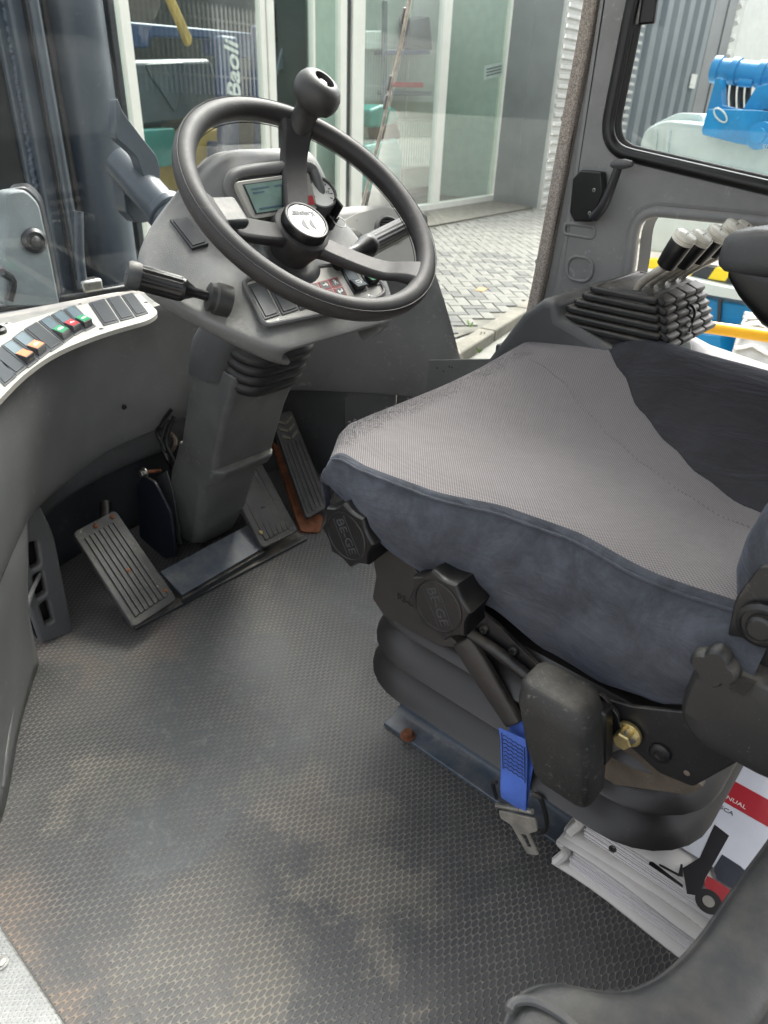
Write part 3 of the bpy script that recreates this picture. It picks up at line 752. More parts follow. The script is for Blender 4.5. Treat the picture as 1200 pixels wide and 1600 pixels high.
for u, a, b in zip(us, xl, xr):
    r = []
    hb = -.158 - .05 * sm(u, -.10, .12)
    ed = .012
    for i, (t, f) in enumerate(((0, 0), (0, .35), (0, .7), (.0, .9), (.006, .97), (.02, 1))):
        r.append(wl_(a + t + (.03 if i == 0 else .008 * (1 - f)), u, hb + (top(u, a + .02) - hb) * f))
    xs = [a + .035 + (b - a - .07) * i / 13 for i in range(14)]
    for x in xs: r.append(wl_(x, u, top(u, x)))
    for i, (t, f) in enumerate(((.02, 1), (.006, .97), (0, .9), (0, .7), (0, .35), (0, 0))):
        r.append(wl_(b - t - (.03 if i == 5 else .008 * (1 - f)), u, hb + (top(u, b - .02) - hb) * f))
    rows.append(r)
def flat(r, du):   # end cap: collapse the profile towards the base
    base = r[0]; n = len(r)
    return [wl_((p - W).dot(XA), (p - W).dot(U) + du, (r[0] - W).dot(N)) for p in r]
rows = [flat(rows[0], .03)] + rows + [flat(rows[-1], -.02)]
mm = MB(); mm.grid(rows); mm.build('housing', M['trim'], con, sub=1, ang=180)
mm = MB(); mm.rings([[wl_(-.01 + a * s_, -.03 + b * s_ + du, h) for a, b in rrect(.20, .15, .05, 4)] for s_, h, du in ((1.0, -.15, .03), (.95, -.205, .02), (.78, -.232, .04), (.66, -.25, .05))]); mm.build('lower_neck', M['trim2'], con)
# silver key plate
c5 = lambda a, b, h=-.1015: pl(360 + a / 3, 300 + b / 3, h)
kp = con
pp_ = roundpoly([c5(58, 414), c5(270, 378), c5(430, 345), c5(640, 340), c5(728, 462), c5(700, 492), c5(420, 575), c5(160, 628)], [.012] * 8, 4)
MB().prism(pp_, N * -.012).build('key_plate', M['silver'], kp, bevel=.0008)
MB().tube([p + N * -.001 for p in pp_], .0042, 8, closed=True).build('panel_surround', M['trim2'], kp)
QQ = lambda *l: [c5(*p) for p in l]
blank(QQ((72, 440), (148, 418), (232, 578), (158, 602)), N, kp)
blank(QQ((158, 416), (232, 398), (318, 555), (242, 580)), N, kp)
blank(QQ((242, 398), (310, 380), (395, 535), (326, 556)), N, kp)
rocker(QQ((512, 362), (568, 352), (640, 462), (578, 482)), N, kp, 'lens', 'box')
rocker(QQ((588, 350), (645, 342), (700, 435), (645, 450)), N, kp, 'green', 'box')
kq = [((356, 437), (404, 425), (424, 464), (378, 476)), ((408, 424), (454, 412), (476, 452), (430, 463)), ((458, 411), (500, 400), (524, 440), (480, 451)),
      ((380, 481), (427, 468), (446, 505), (400, 518)), ((432, 467), (478, 456), (498, 494), (452, 506)), ((482, 455), (526, 444), (546, 482), (502, 493))]
for i, q in enumerate(kq):
    qq = [c5(*p) for p in q]
    o = MB().prism(qq, N * .0008).build('membrane_key', M['redl'], kp)
    t = [p + N * .0008 for p in inset(qq, .09, .09)]
    MB().prism(t, N * .0004).build('key_face', M['key'], o)
    ce = sum(t, V((0, 0, 0))) / 4 + N * .0006; ux = (t[1] - t[0]).normalized(); uy = N.cross(ux); s_ = (t[1] - t[0]).length
    g = MB(); wd = s_ * .06
    def bar(x0, y0, x1, y1):
        p0 = ce + ux * (x0 * s_) + uy * (y0 * s_); p1 = ce + ux * (x1 * s_) + uy * (y1 * s_); d = (p1 - p0).normalized(); e = N.cross(d) * wd
        g.prism([p0 - e, p1 - e, p1 + e, p0 + e], N * .0003)
    if i in (0, 5):
        bar(-.28, 0, .28, 0); bar(-.28, 0, -.1, .16); bar(-.28, 0, -.1, -.16)
        if i == 5: bar(.28, 0, .28, .25)
    elif i in (1, 3):
        bar(-.28, 0, .28, 0); bar(.28, 0, .1, .16); bar(.28, 0, .1, -.16)
    if i in (2, 4): text('key_symbol', 'R' if i == 2 else '2', ce, ux, uy, s_ * .75, M['text'], o)
    else: g.build('key_symbol', M['text'], o, smooth=False)
for a, b in ((228, 600), (655, 488), (490, 352)): screw(c5(a, b), N, .0042, kp, M['steel'], h=.0015)
# collar at the wheel shaft
mm = MB(); mm.lathe(wl_(0, 0, -.125), N, [(.062, 0), (.06, .022), (.052, .026), (.046, .03), (.040, .03)], 36); mm.build('shaft_collar', M['lowdark'], con)
# display bezel and screen
dq = [pl(367, 284, -.036), pl(482, 268, -.036), pl(497, 327, -.062), pl(394, 343, -.066)]
dn = (dq[1] - dq[0]).cross(dq[3] - dq[0]); dn = dn if dn.dot(N) > 0 else -dn; dn.normalize()
dsp = empty_part('display', con)
MB().prism(roundpoly(dq, .008, 4), dn * -.03).build('bezel', M['silver'], dsp, bevel=.001)
sq = [lerp4(dq, .09, .12), lerp4(dq, .80, .12), lerp4(dq, .80, .86), lerp4(dq, .09, .86)]
MB().prism([p + dn * .0004 for p in inset(sq, -.025, -.035)], dn * .0006).build('screen_frame', M['lowdark'], dsp)
MB().prism([p + dn * .001 for p in sq], dn * .0006).build('screen', M['screen'], dsp)
sc_ = dsp
M['lcd'] = mat('lcd dark segment', L(70, 92, 108), .3, vary=.05)
cs = lerp4(sq, .70, .60) + dn * .002; sx_ = (sq[1] - sq[0]).normalized(); sy_ = dn.cross(sx_)
MB().tube([cs + sx_ * (.0085 * cos(t * pi / 12)) + sy_ * (.0085 * sin(t * pi / 12)) for t in range(24)], .0006, 5, closed=True).build('gauge_ring', M['lcd'], sc_)
for a_, b_, w_ in ((.08, .14, .34), (.08, .28, .22), (.52, .14, .16), (.08, .84, .5), (.74, .84, .14)):
    MB().prism([lerp4(sq, a_, b_) + dn * .0017, lerp4(sq, a_ + w_, b_) + dn * .0017, lerp4(sq, a_ + w_, b_ + .055) + dn * .0017, lerp4(sq, a_, b_ + .055) + dn * .0017], dn * .0002).build('screen_line', M['lcd'], sc_, smooth=False)
MB().prism([p + dn * .0005 for p in roundpoly([lerp4(dq, .86, .62), lerp4(dq, .96, .62), lerp4(dq, .96, .86), lerp4(dq, .86, .86)], .002)], dn * .001).build('alarm_lamp', M['redl'], dsp)
# raised hood round the display
mm = MB(); hp = [pl(395, 348, -.078), pl(362, 304, -.058), pl(360, 282, -.044), pl(374, 270, -.038), pl(420, 263, -.036), pl(478, 260, -.038), pl(494, 278, -.046), pl(506, 326, -.072)]
mm.tube(hp, .009, 10, sub=6); mm.build('display_hood', M['trim'], con)
# round dial at the right of the display
gn = (N + V((-.25, -.25, 0))).normalized(); gc = PP(500, 300, wl_(.15, .10, -.036), gn)
mm = MB(); mm.lathe(gc - gn * .025, gn, [(.031, 0), (.031, .022), (.029, .027), (.0265, .027), (.0262, .022)], 32, cap=False); dl = mm.build('dial_case', M['trim2'], con)
mm = MB(); mm.lathe(gc - gn * .003, gn, [(.0265, 0), (0, .0006)], 32, cap=False); mm.build('dial_face', M['white'], dl)
gx = gn.cross(V((0, 0, 1))).normalized() * -1; gy = gn.cross(gx) * -1
gy = gn.cross(gx); gy = gy if gy.z > 0 else -gy
mm = MB()
for i in range(11):
    a = radians(-30 + 24 * i); p0 = gc + (gx * cos(a) + gy * sin(a)) * .023; p1 = gc + (gx * cos(a) + gy * sin(a)) * .019; e = gn.cross(p1 - p0).normalized() * .0007
    mm.prism([p0 - e - gn * .002, p1 - e - gn * .002, p1 + e - gn * .002, p0 + e - gn * .002], gn * .0006)
mm.build('dial_scale', M['ink'], dl, smooth=False)
for i, t in enumerate(('0', '4', '8', '12')): 
    a = radians(210 - 70 * i); text('dial_figure', t, gc - gn * .0014 + (gx * cos(a) + gy * sin(a)) * .0145, gx, gy, .007, M['ink'], dl)
# key in the ignition lock
kc = pl(520, 338, -.075)
mm = MB(); mm.lathe(kc - N * .02, N, [(.011, 0), (.011, .022), (.009, .024)], 18); ig = mm.build('ignition_lock', M['black'], con)
MB().box(kc + N * .016 + U * .003, (.005, .022, .026), Matrix((XA, U, N)).transposed()).build('ignition_key', M['black'], ig, bevel=.003)
mm = MB(); mm.tube([kc + N * .004 + V((.012 * cos(t * pi / 6), 0, 0)) + U * (-.016 + .012 * sin(t * pi / 6)) for t in range(12)], .0008, 6, closed=True); mm.build('key_ring', M['steel'], ig)
# blank covers on the left shoulder
cq = [pl(265, 346, -.112), pl(292, 341, -.104), pl(326, 383, -.103), pl(300, 391, -.110)]
nn = (cq[1] - cq[0]).cross(cq[3] - cq[0]).normalized(); nn = nn if nn.dot(N) > 0 else -nn
blank([p - nn * .004 for p in cq], nn, con, .008)
gq = [pl(318, 321, -.092), pl(338, 318, -.094), pl(352, 338, -.096), pl(330, 342, -.10)]
MB().prism(gq, N * .004).build('indicator_lamp', M['green'], con, bevel=.001)
# left stalk
sb = PX(326, 463, .60); se = wl_(-.2735, .012, -.10)
ax = (se - sb).normalized(); Ls = (se - sb).length
st = empty_part('left_stalk', con)
mm = MB(); mm.lathe(sb - ax * .03, ax, [(.022, 0), (.022, .020), (.0195, .023), (.0195, .030), (.015, .032)], 28); mm.build('stalk_boot', M['rubber'], st)
mm = MB(); mm.lathe(sb, ax, [(.007, 0), (.007, .02), (.013, .032), (.0165, .036), (.0165, .04)], 24); mm.build('stalk_neck', M['black'], st)
def flutes(o, a, L0, L1, r, n, dep, parent):
    mm = MB(); t = V((0, 0, 1)); u = a.cross(t).normalized(); v = a.cross(u); rg = []
    for h in (L0, L0 + .003, L1 - .003, L1):
        d = 0 if h in (L0, L1) else dep
        rg.append([o + a * h + (u * cos(2 * pi * j / (n * 4)) + v * sin(2 * pi * j / (n * 4))) * (r - (d if j % 4 in (2, 3) else 0)) for j in range(n * 4)])
    mm.rings(rg); return mm.build('stalk_grip', M['black'], parent)
flutes(sb, ax, .04, Ls - .016, .0172, 14, .0016, st)
mm = MB(); mm.lathe(sb + ax * (Ls - .016), ax, [(.018, 0), (.0185, .003), (.0185, .012), (.0165, .016), (.0158, .0155), (.015, .0165), (.002, .0165), (0, .0175)], 32, cap=False); mm.build('stalk_cap', M['lowdark'], st)
# right stalk
rb = pl(560, 392, -.085); re = rb + (pl(652, 345, -.075) - rb) * 1.0
ax2 = (re - rb).normalized(); L2 = (re - rb).length
st2 = empty_part('right_stalk', con)
mm = MB(); mm.lathe(rb - ax2 * .06, ax2, [(.014, 0), (.012, .05), (.0125, .06), (.019, .082), (.0195, .086), (.0195, .094), (.018, .096)], 28); mm.build('stalk_neck', M['black'], st2)
flutes(rb, ax2, .034, L2, .0185, 16, .0013, st2)
mm = MB(); mm.lathe(re, ax2, [(.0185, 0), (.0185, .006), (.016, .009), (0, .0095)], 28, cap=False); mm.build('stalk_cap', M['lowdark'], st2)
t0 = rb + ax2 * .017 + N * .0155; 
MB().prism([t0, t0 + ax2 * .005 + U * .002, t0 + ax2 * .005 - U * .003], N * .0004).build('stalk_mark', M['text'], st2)

# ---- column cover and rubber boot
col = thing('steering_column', (.81, 1.15, 0), 'scuffed grey steering column cover rising from the floor between the pedals', 'steering column')
def colring(yr, zr, yf, zf, x0, x1, b=.007):
    return [V((x0, yf, zf)), V((x0, yr + b, zr)), V((x0 + b, yr, zr)), V((x1 - b, yr, zr)), V((x1, yr + b, zr)), V((x1, yf, zf))]
rg = [colring(.958, .49, 1.07, .525, .725, .892), colring(.972, .46, 1.085, .475, .727, .890), colring(1.01, .385, 1.12, .39, .729, .887), colring(1.05, .28, 1.16, .29, .731, .884), colring(1.055, .272, 1.165, .28, .731, .884)]
mm = MB(); mm.rings(rg); mm.build('upper_cover', M['column'], col, bevel=.0035)
rg = [colring(1.056, .276, 1.168, .30, .733, .882, .012), colring(1.040, .268, 1.175, .28, .732, .886, .016), colring(1.056, .245, 1.19, .25, .732, .886, .018), colring(1.096, .218, 1.21, .22, .733, .882, .016), colring(1.135, .11, 1.25, .11, .738, .876, .016), colring(1.172, .035, 1.28, .03, .748, .866, .018), colring(1.19, .026, 1.28, .02, .756, .858, .018)]
mm = MB(); mm.rings(rg); mm.build('lower_cover', M['column'], col, bevel=.0035)
for a, b in ((326, 573), (309, 636), (301, 662)): 
    q = PX(a, b, .741); screw(q + V((-.001, 0, 0)), (-1, 0, 0), .0055, col, M['steel'], h=.003)
mm = MB(); mm.rings([[V((.755 + a * s_, 1.02 + b * s_ + dy, z)) for a, b in rrect(.09, .11, .03, 4)] for s_, z, dy in ((.8, .615, -.07), (1.0, .585, -.045), (1.05, .54, -.01), (.98, .50, .015), (.9, .47, .03))]); mm.build('upper_shroud', M['trim2'], col)
# dark steel side bracket with bolt beside the column
bp = [PX(a, b, .70) for a, b in ((217, 755), (228, 742), (245, 752), (270, 800), (278, 868), (262, 872), (222, 838))]
MB().prism(roundpoly(bp, .008, 3), (-.006, 0, 0)).build('side_bracket', mat('navy black steel', L(36, 40, 52), .4, vary=.2, dust=.2), col, bevel=.001)
MB().prism([PX(a, b, .735) for a, b in ((245, 745), (262, 735), (272, 770), (285, 850), (275, 850), (250, 770))], (-.003, 0, 0)).build('bracket_web', M['trim2'], col, bevel=.001)
hexbolt(PX(227, 738, .69), (-1, 0, 0), .008, .012, col, M['steel'])
mm = MB(); mm.cyl(PX(250, 735, .74), PX(226, 738, .69), .004, n=12); mm.build('bracket_pin', M['rust'], col)
for i, (a, b, c_, d) in enumerate(((262, 655, 270, 735), (272, 650, 283, 745), (268, 640, 262, 720))):
    p0, p1 = PX(a, b, .78), PX(c_, d, .76); MB().tube([p0, p0.lerp(p1, .35) + V((-.02, .01 * i, -.006)), p0.lerp(p1, .7) + V((-.015, -.008, 0)), p1], .0042, 8, sub=6).build('cable', M['black'], col)
MB().tube([PX(258, 668, .80), PX(275, 690, .78), PX(262, 712, .77)], .005, 8, sub=6).build('hose', mat('dusty hose', L(110, 96, 84), .8, vary=.3), col)
MB().box(PX(268, 662, .84), (.06, .03, .03)).build('valve_block', M['lowdark'], col, bevel=.003)
bt = thing('column_boot', (.81, .98, .49), 'black ribbed rubber boot between console and steering column', 'rubber boot')
bax = (V((.81, .955, .585)) - V((.81, 1.0, .475))).normalized(); bo = V((.812, 1.01, .468)); by = V((0, bax.z, -bax.y)); rg = []
prof = [(.0, 1.0)]
for i in range(4):
    h = .006 + i * .022; s_ = 1.0 + .025 * i
    prof += [(h, s_ + .06), (h + .008, s_ + .11), (h + .016, s_ + .06), (h + .020, s_ - .04)]
prof += [(.105, 1.0), (.14, .9)]
for h, s_ in prof: rg.append([bo + bax * h + XA * (a * s_) + by * (b * s_) for a, b in rrect(.152, .122, .045, 5)])
mm = MB(); mm.rings(rg); mm.build('boot', M['rubber'], bt, ang=60)

# ---- steering wheel
sw = thing('steering_wheel', wl_(0, 0, -.09), 'worn dark three spoke steering wheel with a round white logo badge', 'steering wheel')
RM = .191
mm = MB()
rg = []
for i in range(96):
    a = 2 * pi * i / 96; rad = XA * cos(a) + U * sin(a); c_ = W + rad * RM; ring = []
    for j in range(18):
        b = 2 * pi * j / 18; r_ = .0156
        x = cos(b) * r_; y = sin(b) * r_ * 1.05
        if x < 0 and y < 0: x *= .86
        ring.append(c_ + rad * x + N * y)
    rg.append(ring)
mm.rings(rg, closed=True); rim = mm.build('rim', M['wheel'], sw)
for ofs in ((.0123, .0115), (-.0118, -.0122)):
    MB().tube([W + (XA * cos(2 * pi * i / 80) + U * sin(2 * pi * i / 80)) * (RM + ofs[0] * 1.02) + N * ofs[1] * 1.02 for i in range(80)], .0007, 5, closed=True).build('rim_seam', M['wheel'], rim)
for ang, wd0, wd1 in ((62.5, .046, .050), (-55, .040, .044), (177, .040, .052)):
    a = radians(ang); rad = XA * cos(a) + U * sin(a); tan_ = N.cross(rad)
    path = [(.018, -.062, wd0 * .95, .03), (.05, -.052, wd0, .019), (.10, -.040, (wd0 + wd1) / 2 * .96, .0165), (.135, -.028, wd1 * .95, .0165), (.155, -.014, wd1 * 1.0, .018), (.172, -.004, wd1 * 1.15, .02), (.186, .001, wd1 * 1.45, .022)]
    rg = []
    for (r_, h, w_, t_) in path:
        c_ = W + rad * r_ + N * h
        rg.append([c_ + tan_ * x + N * y for x, y in [(w_ / 2, t_ * .1), (w_ / 2 * .82, t_ * .5), (-w_ / 2 * .82, t_ * .5), (-w_ / 2, t_ * .1), (-w_ / 2 * .8, -t_ * .5), (w_ / 2 * .8, -t_ * .5)]])
    cols_ = [crom([r[j] for r in rg], 4) for j in range(6)]
    rg = [list(z) for z in zip(*cols_)]
    mm = MB(); mm.rings(rg); mm.build('spoke', M['wheel'], sw, bevel=.003)
mm = MB(); mm.lathe(W + N * -.10, N, [(.030, 0), (.036, .02), (.046, .045), (.044, .056), (.040, .0585)], 40); mm.build('hub', M['wheel'], sw)
a = radians(177); rad = XA * cos(a) + U * sin(a); tan_ = N.cross(rad)
MB().box(W + rad * .150 + N * -.006, (.042, .046, .016), Matrix((rad, tan_, N)).transposed()).build('thumb_pad', M['lowdark'], sw, bevel=.005)
# knurled ring and badge
mm = MB(); n_ = 120; rg = []
for h, r_ in ((-.045, .0355), (-.042, .0365), (-.029, .0365), (-.0265, .035), (-.0265, .0315), (-.0275, .031)):
    rg.append([W + N * h + (XA * cos(2 * pi * j / n_) + U * sin(2 * pi * j / n_)) * (r_ - (.0009 if (j % 2 and -.041 < h < -.028) else 0)) for j in range(n_)])
mm.rings(rg, cap1=False); bd = mm.build('hub_cap', M['black'], sw, ang=80)
mm = MB(); mm.lathe(W + N * -.0285, N, [(.0312, 0), (.030, .0012), (0, .0016)], 40, cap=False)
mm.build('badge', mat('badge white', L(224, 220, 206), .3, vary=.03, coat=.5), bd)
bx = (XA * -1 + U * .12).normalized(); byv = N.cross(bx)
bz = W + N * -.0268
text('badge_name', 'Kalmar', bz - byv * .0125 + bx * 0, bx, byv, .0145, M['ink'], bd, bold=.0007)
for k_, (o_, w_) in enumerate((((.008, .004), .010), ((-.006, .004), .010))):
    # two crescent strokes of the emblem
    mm = MB(); pts = []; 
    for i in range(13):
        t = -1 + 2 * i / 12; pts.append((o_[0] - .008 * (1 - t * t) , o_[1] + t * .0105))
    for i in range(13):
        t = 1 - 2 * i / 12; pts.append((o_[0] - (.008 - .0066) * (1 - t * t) + .0012, o_[1] + t * .0105))
    mm.prism([bz + bx * (-x) + byv * (y + .004) for x, y in pts], N * .0003)
    mm.build('badge_emblem', M['ink'], bd, smooth=False)
# spinner knob on the upper spoke
kb = wl_(.0855, .158, -.012)
mm = MB(); mm.lathe(kb, (N + XA * .12).normalized(), [(.024, 0), (.0215, .006), (.0190, .016), (.0182, .03), (.0195, .042), (.0245, .048), (.0325, .054), (.0362, .062), (.0372, .070), (.0358, .079), (.031, .087), (.024, .092), (.0178, .0935), (.0163, .093), (.0152, .089), (.015, .082), (.0, .0815)], 40, cap=False)
kn = mm.build('spinner_knob', mat('soft knob rubber', L(50, 49, 48), .48, vary=.08, grain=.15, dust=.05), sw, ang=50)
hexbolt(kb + (N + XA * .12).normalized() * .0815, (N + XA * .12).normalized(), .0075, .007, kn, M['steel'], 'knob_bolt', washer=False)

# ================================================================== PEDALS
def pad(parent, c00, c10, c11, c01, n_ribs, name='pad', matl='pedal', thick=.012):
    """ribbed pedal pad: corners top-left, top-right, bottom-right, bottom-left"""
    q = [V(c00), V(c10), V(c11), V(c01)]
    nn = (q[1] - q[0]).cross(q[3] - q[0]).normalized(); nn = nn if nn.dot(CAM - q[0]) > 0 else -nn
    o = MB().prism([p - nn * thick for p in roundpoly(q, .012, 4)], nn * thick).build(name, M[matl], parent, bevel=.002)
    for i in range(n_ribs):
        t = .12 + .76 * (i + .5) / n_ribs; w_ = .32 / n_ribs
        a = [lerp4(q, t - w_, .10), lerp4(q, t + w_, .10), lerp4(q, t + w_, .93), lerp4(q, t - w_, .93)]
        MB().prism(a, nn * .0032).build('tread_rib', M[matl], o, bevel=.001)
    return o, q, nn
bk = thing('brake_pedal', (.74, 1.10, 0), 'twin pad brake pedal joined by a flat blue grey crossbar in front of the column', 'pedal')
o, q, nn = pad(bk, PZ(113, 832, .165), PZ(180, 796, .165), PZ(277, 936, .038), PZ(209, 981, .038), 7)
for s_, t in ((.85, .05), (.45, .05), (.88, .88), (.5, .55)): MB().lathe(lerp4(q, s_, t) + nn * .001, nn, [(.005, 0), (.0045, .0025), (0, .004)], 14, cap=False).build('rivet', M['rust'], o)
o, q, nn = pad(bk, PZ(352, 742, .165), PZ(400, 706, .165), PZ(466, 830, .038), PZ(411, 857, .038), 6)
for s_, t in ((.85, .04), (.12, .82)): MB().lathe(lerp4(q, s_, t) + nn * .001, nn, [(.005, 0), (.0045, .0025), (0, .004)], 14, cap=False).build('rivet', M['brass'], o)
a, b, c_, d = PZ(250, 893, .062), PZ(387, 820, .062), PZ(412, 856, .03), PZ(285, 930, .03)
MB().prism([a, b, c_, d], (0, .004, -.006)).build('crossbar', M['bluesteel'], bk, bevel=.001)
MB().prism([c_ + V((0, -.003, -.008)), d + V((0, -.003, -.008)), d + V((0, .0, -.026)), c_ + V((0, .0, -.026))], (0, .01, 0)).build('crossbar_flange', M['lowdark'], bk, bevel=.001)
for xx in (.55, .90):
    mm = MB(); mm.tube([V((xx, 1.12, .085)), V((xx + .01, 1.2, .10)), V((xx + .06, 1.28, .16))], .012, 10, sub=4); mm.build('pedal_arm', M['blacksteel'], bk)
MB().box((.745, 1.078, .004), (.46, .05, .008)).build('floor_plate', M['lowdark'], bk, bevel=.002)
# rust stain of the plate is its own thin flake
ac = thing('accelerator_pedal', (1.05, 1.15, 0), 'long worn accelerator pedal with chevron tread on a rusty base', 'pedal')
q = [PZ(424, 650, .215), PZ(455, 640, .215), PZ(516, 790, .034), PZ(480, 811, .034)]
nn = (q[1] - q[0]).cross(q[3] - q[0]).normalized(); nn = nn if nn.dot(CAM - q[0]) > 0 else -nn
o = MB().prism([p - nn * .013 for p in roundpoly(q, .012, 4)], nn * .013).build('pad', M['pedal'], ac, bevel=.002)
for i in range(5):
    s_ = .14 + .18 * i; MB().prism([lerp4(q, s_ - .05, .30), lerp4(q, s_ + .05, .30), lerp4(q, s_ + .05, .96), lerp4(q, s_ - .05, .96)], nn * .0022).build('tread_rib', M['pedal'], o, bevel=.0008)
for i in range(3):
    t = .10 + .075 * i
    for s0, s1 in ((.12, .47), (.88, .53)):
        MB().prism([lerp4(q, s0, t - .045), lerp4(q, s1, t), lerp4(q, s1, t + .028), lerp4(q, s0, t - .017)], nn * .0025).build('tread_chevron', mat('worn tread', L(104, 98, 86), .7, vary=.3, vscale=40) if (i + int(s0 > .5)) == 0 else bpy.data.materials['worn tread'], o)
mm = MB(); mm.prism(roundpoly([PZ(425, 690, .11), PZ(436, 690, .11), PZ(482, 800, .012), PZ(505, 805, .012), PZ(500, 832, .006), PZ(470, 830, .006)], .01, 3), (0, .006, -.006)); mm.build('base_bracket', M['rust'], ac, bevel=.001)
mm = MB(); mm.tube([V((1.10, 1.20, .03)), V((1.12, 1.28, .06)), V((1.15, 1.36, .12))], .010, 10, sub=4); mm.build('pedal_arm', M['blacksteel'], ac)
# ================================================================== SEAT
seat = thing('driver_seat', (.86, .31, 0), 'worn suspension driver seat with grey woven cloth and slate blue velour sides', 'seat')
def interp(tab, y):
    tab = sorted(tab)
    if y <= tab[0][0]: return tab[0][1]
    for (a, b), (c_, d) in zip(tab, tab[1:]):
        if y <= c_:
            t = (y - a) / (c_ - a); t = t * t * (3 - 2 * t) * .5 + t * .5
            return b + (d - b) * t
    return tab[-1][1]
XL = [(.05, .606), (.18, .622), (.26, .634), (.34, .628), (.44, .602), (.53, .592), (.60, .604), (.65, .615)]
XR = [(.05, .79), (.10, .82), (.14, .85), (.22, .90), (.28, .948), (.356, 1.01), (.42, 1.075), (.50, 1.15), (.55, 1.178), (.60, 1.188), (.65, 1.19)]
ZB = [(.05, .42), (.09, .402), (.13, .375), (.2, .356), (.27, .352), (.345, .378), (.40, .390), (.46, .402), (.52, .428), (.57, .452), (.61, .47), (.65, .475)]
XE = 1.197
def yf(x): return .648 - .05 * (1 - sm(x, .575, .68)) 
def ztop(x, y):
    z = .530 - .022 * exp(-((x - .86) / .17) ** 2) * sm(y, .62, .40) + .030 * sm(x, .98, 1.15) * sm(y, .70, .45) + .018 * sm(x, .85, 1.2)
    z += .02 * sm(y, .18, .05) - .008 * exp(-((x - .60) / .03) ** 2)
    return z
NT_, NR = 44, 9
RR = .036
cols = []           # (kind, f)
rows = []
for i in range(NT_ + NR + 3):
    r = []
    def P(xf, ds):
        # xf(y)-> x ; ds: side drop below the top edge
        t = min(1, i / NT_)
        y = .05; x = xf(.3)
        for _ in range(4):
            x = xf(y); y = .05 + t * (yf(x) - RR - .05)
        dr = 0
        if i > NT_:
            kk = min(1, (i - NT_) / NR); ph = radians(95) * kk
            y = yf(x) - RR + RR * sin(ph); dr = RR * (1 - cos(ph))
            if i > NT_ + NR: dr += .018 * (i - NT_ - NR); y -= .004 * (i - NT_ - NR)
        return x, y, dr
    # left side columns
    for f, dx in ((1.0, .0), (.82, -.022), (.6, -.034), (.42, -.036), (.26, -.032)):
        x, y, dr = P(lambda q: interp(XL, q) + dx * (1 - .75 * sm(q, .48, .60)), 0)
        zt = ztop(interp(XL, y), y); ds = (zt - interp(ZB, y)) * f
        if dr: 
            tot = max(ds, dr) if ds > .06 else min(.1, sqrt(ds * ds + dr * dr))
        else: tot = ds
        # puckers in the loose cover
        x += .004 * sin(y * 46 + f * 5) * f * (1 - f) * 3
        r.append(V((x, y, zt - tot)))
    for f in (-.010, -.004, 0):
        x, y, dr = P(lambda q: interp(XL, q) + f, 0)
        r.append(V((x, y, ztop(x, y) - dr - (.0065 if f == -.010 else (.0008 if f == -.004 else 0)))))
    nc = 26
    for j in range(1, nc + 1):
        x, y, dr = P(lambda q: interp(XL, q) + (min(interp(XR, q), XE - .012) - interp(XL, q)) * j / nc, 0)
        r.append(V((x, y, ztop(x, y) - dr)))
    for j in range(1, 9):
        x, y, dr = P(lambda q: min(interp(XR, q), XE - .012) + (XE - min(interp(XR, q), XE - .012)) * j / 8, 0)
        r.append(V((x, y, ztop(x, y) - dr + .026 * sin(pi * j / 8) * sm(XE - interp(XR, y), .02, .15) - (.010 if j == 8 else 0))))
    for dx, dz in ((.010, .035), (.006, .08), (-.01, .13)):
        x, y, dr = P(lambda q: XE + dx, 0)
        r.append(V((x, y, ztop(x, y) - max(dr, dz))))
    rows.append(r)
cush = empty_part('cushion', seat)
def sub_grid(a, b): 
    mm = MB(); mm.grid([r[a:b + 1] for r in rows]); return mm
sub_grid(0, 7).build('side_bolster', M['velour'], cush, ang=180)
sub_grid(7, 33).build('seat_cloth', M['fabric'], cush, ang=180)
sub_grid(33, len(rows[0]) - 1).build('side_bolster', M['velourdark'], cush, ang=180)['label'] = 'darker toned velour bolster on the far side'
MB().tube([r[5] + V((-.001, 0, .002)) for r in rows[:NT_ + 4]], .0018, 8).build('piping', M['velour'], cush)
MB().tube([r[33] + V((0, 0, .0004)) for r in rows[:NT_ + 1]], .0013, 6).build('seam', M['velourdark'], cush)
MB().tube([r[27] + V((0, 0, .0002)) for r in rows[:NT_ - 2]], .0009, 6).build('stitch_line', M['fabric'], cush)
# frayed threads at the front corner of the cloth
fz = mat('frayed thread', L(128, 123, 126), .95, vary=.3, vscale=200)
mm = MB()
for i in range(26):
    t = random.random() ** .8; x = .62 + .19 * t; y = yf(x) - .022 + random.uniform(-.02, .02); z = ztop(x, y) - (RR - sqrt(max(0, RR * RR - max(0, y - (yf(x) - RR)) ** 2))) + .001
    p = V((x, y, z)); a = random.uniform(0, 2 * pi); d = V((cos(a), sin(a), random.uniform(-.1, .5))) * random.uniform(.002, .006)
    mm.tube([p, p + d * .5 + V((0, 0, .002)), p + d], .0005, 4)
o = mm.build('frayed_threads', fz, cush); o['kind'] = 'stuff'
# seat pan
MB().box((.89, .33, .41), (.5, .5, .05)).build('seat_pan', M['blacksteel'], seat, bevel=.006)
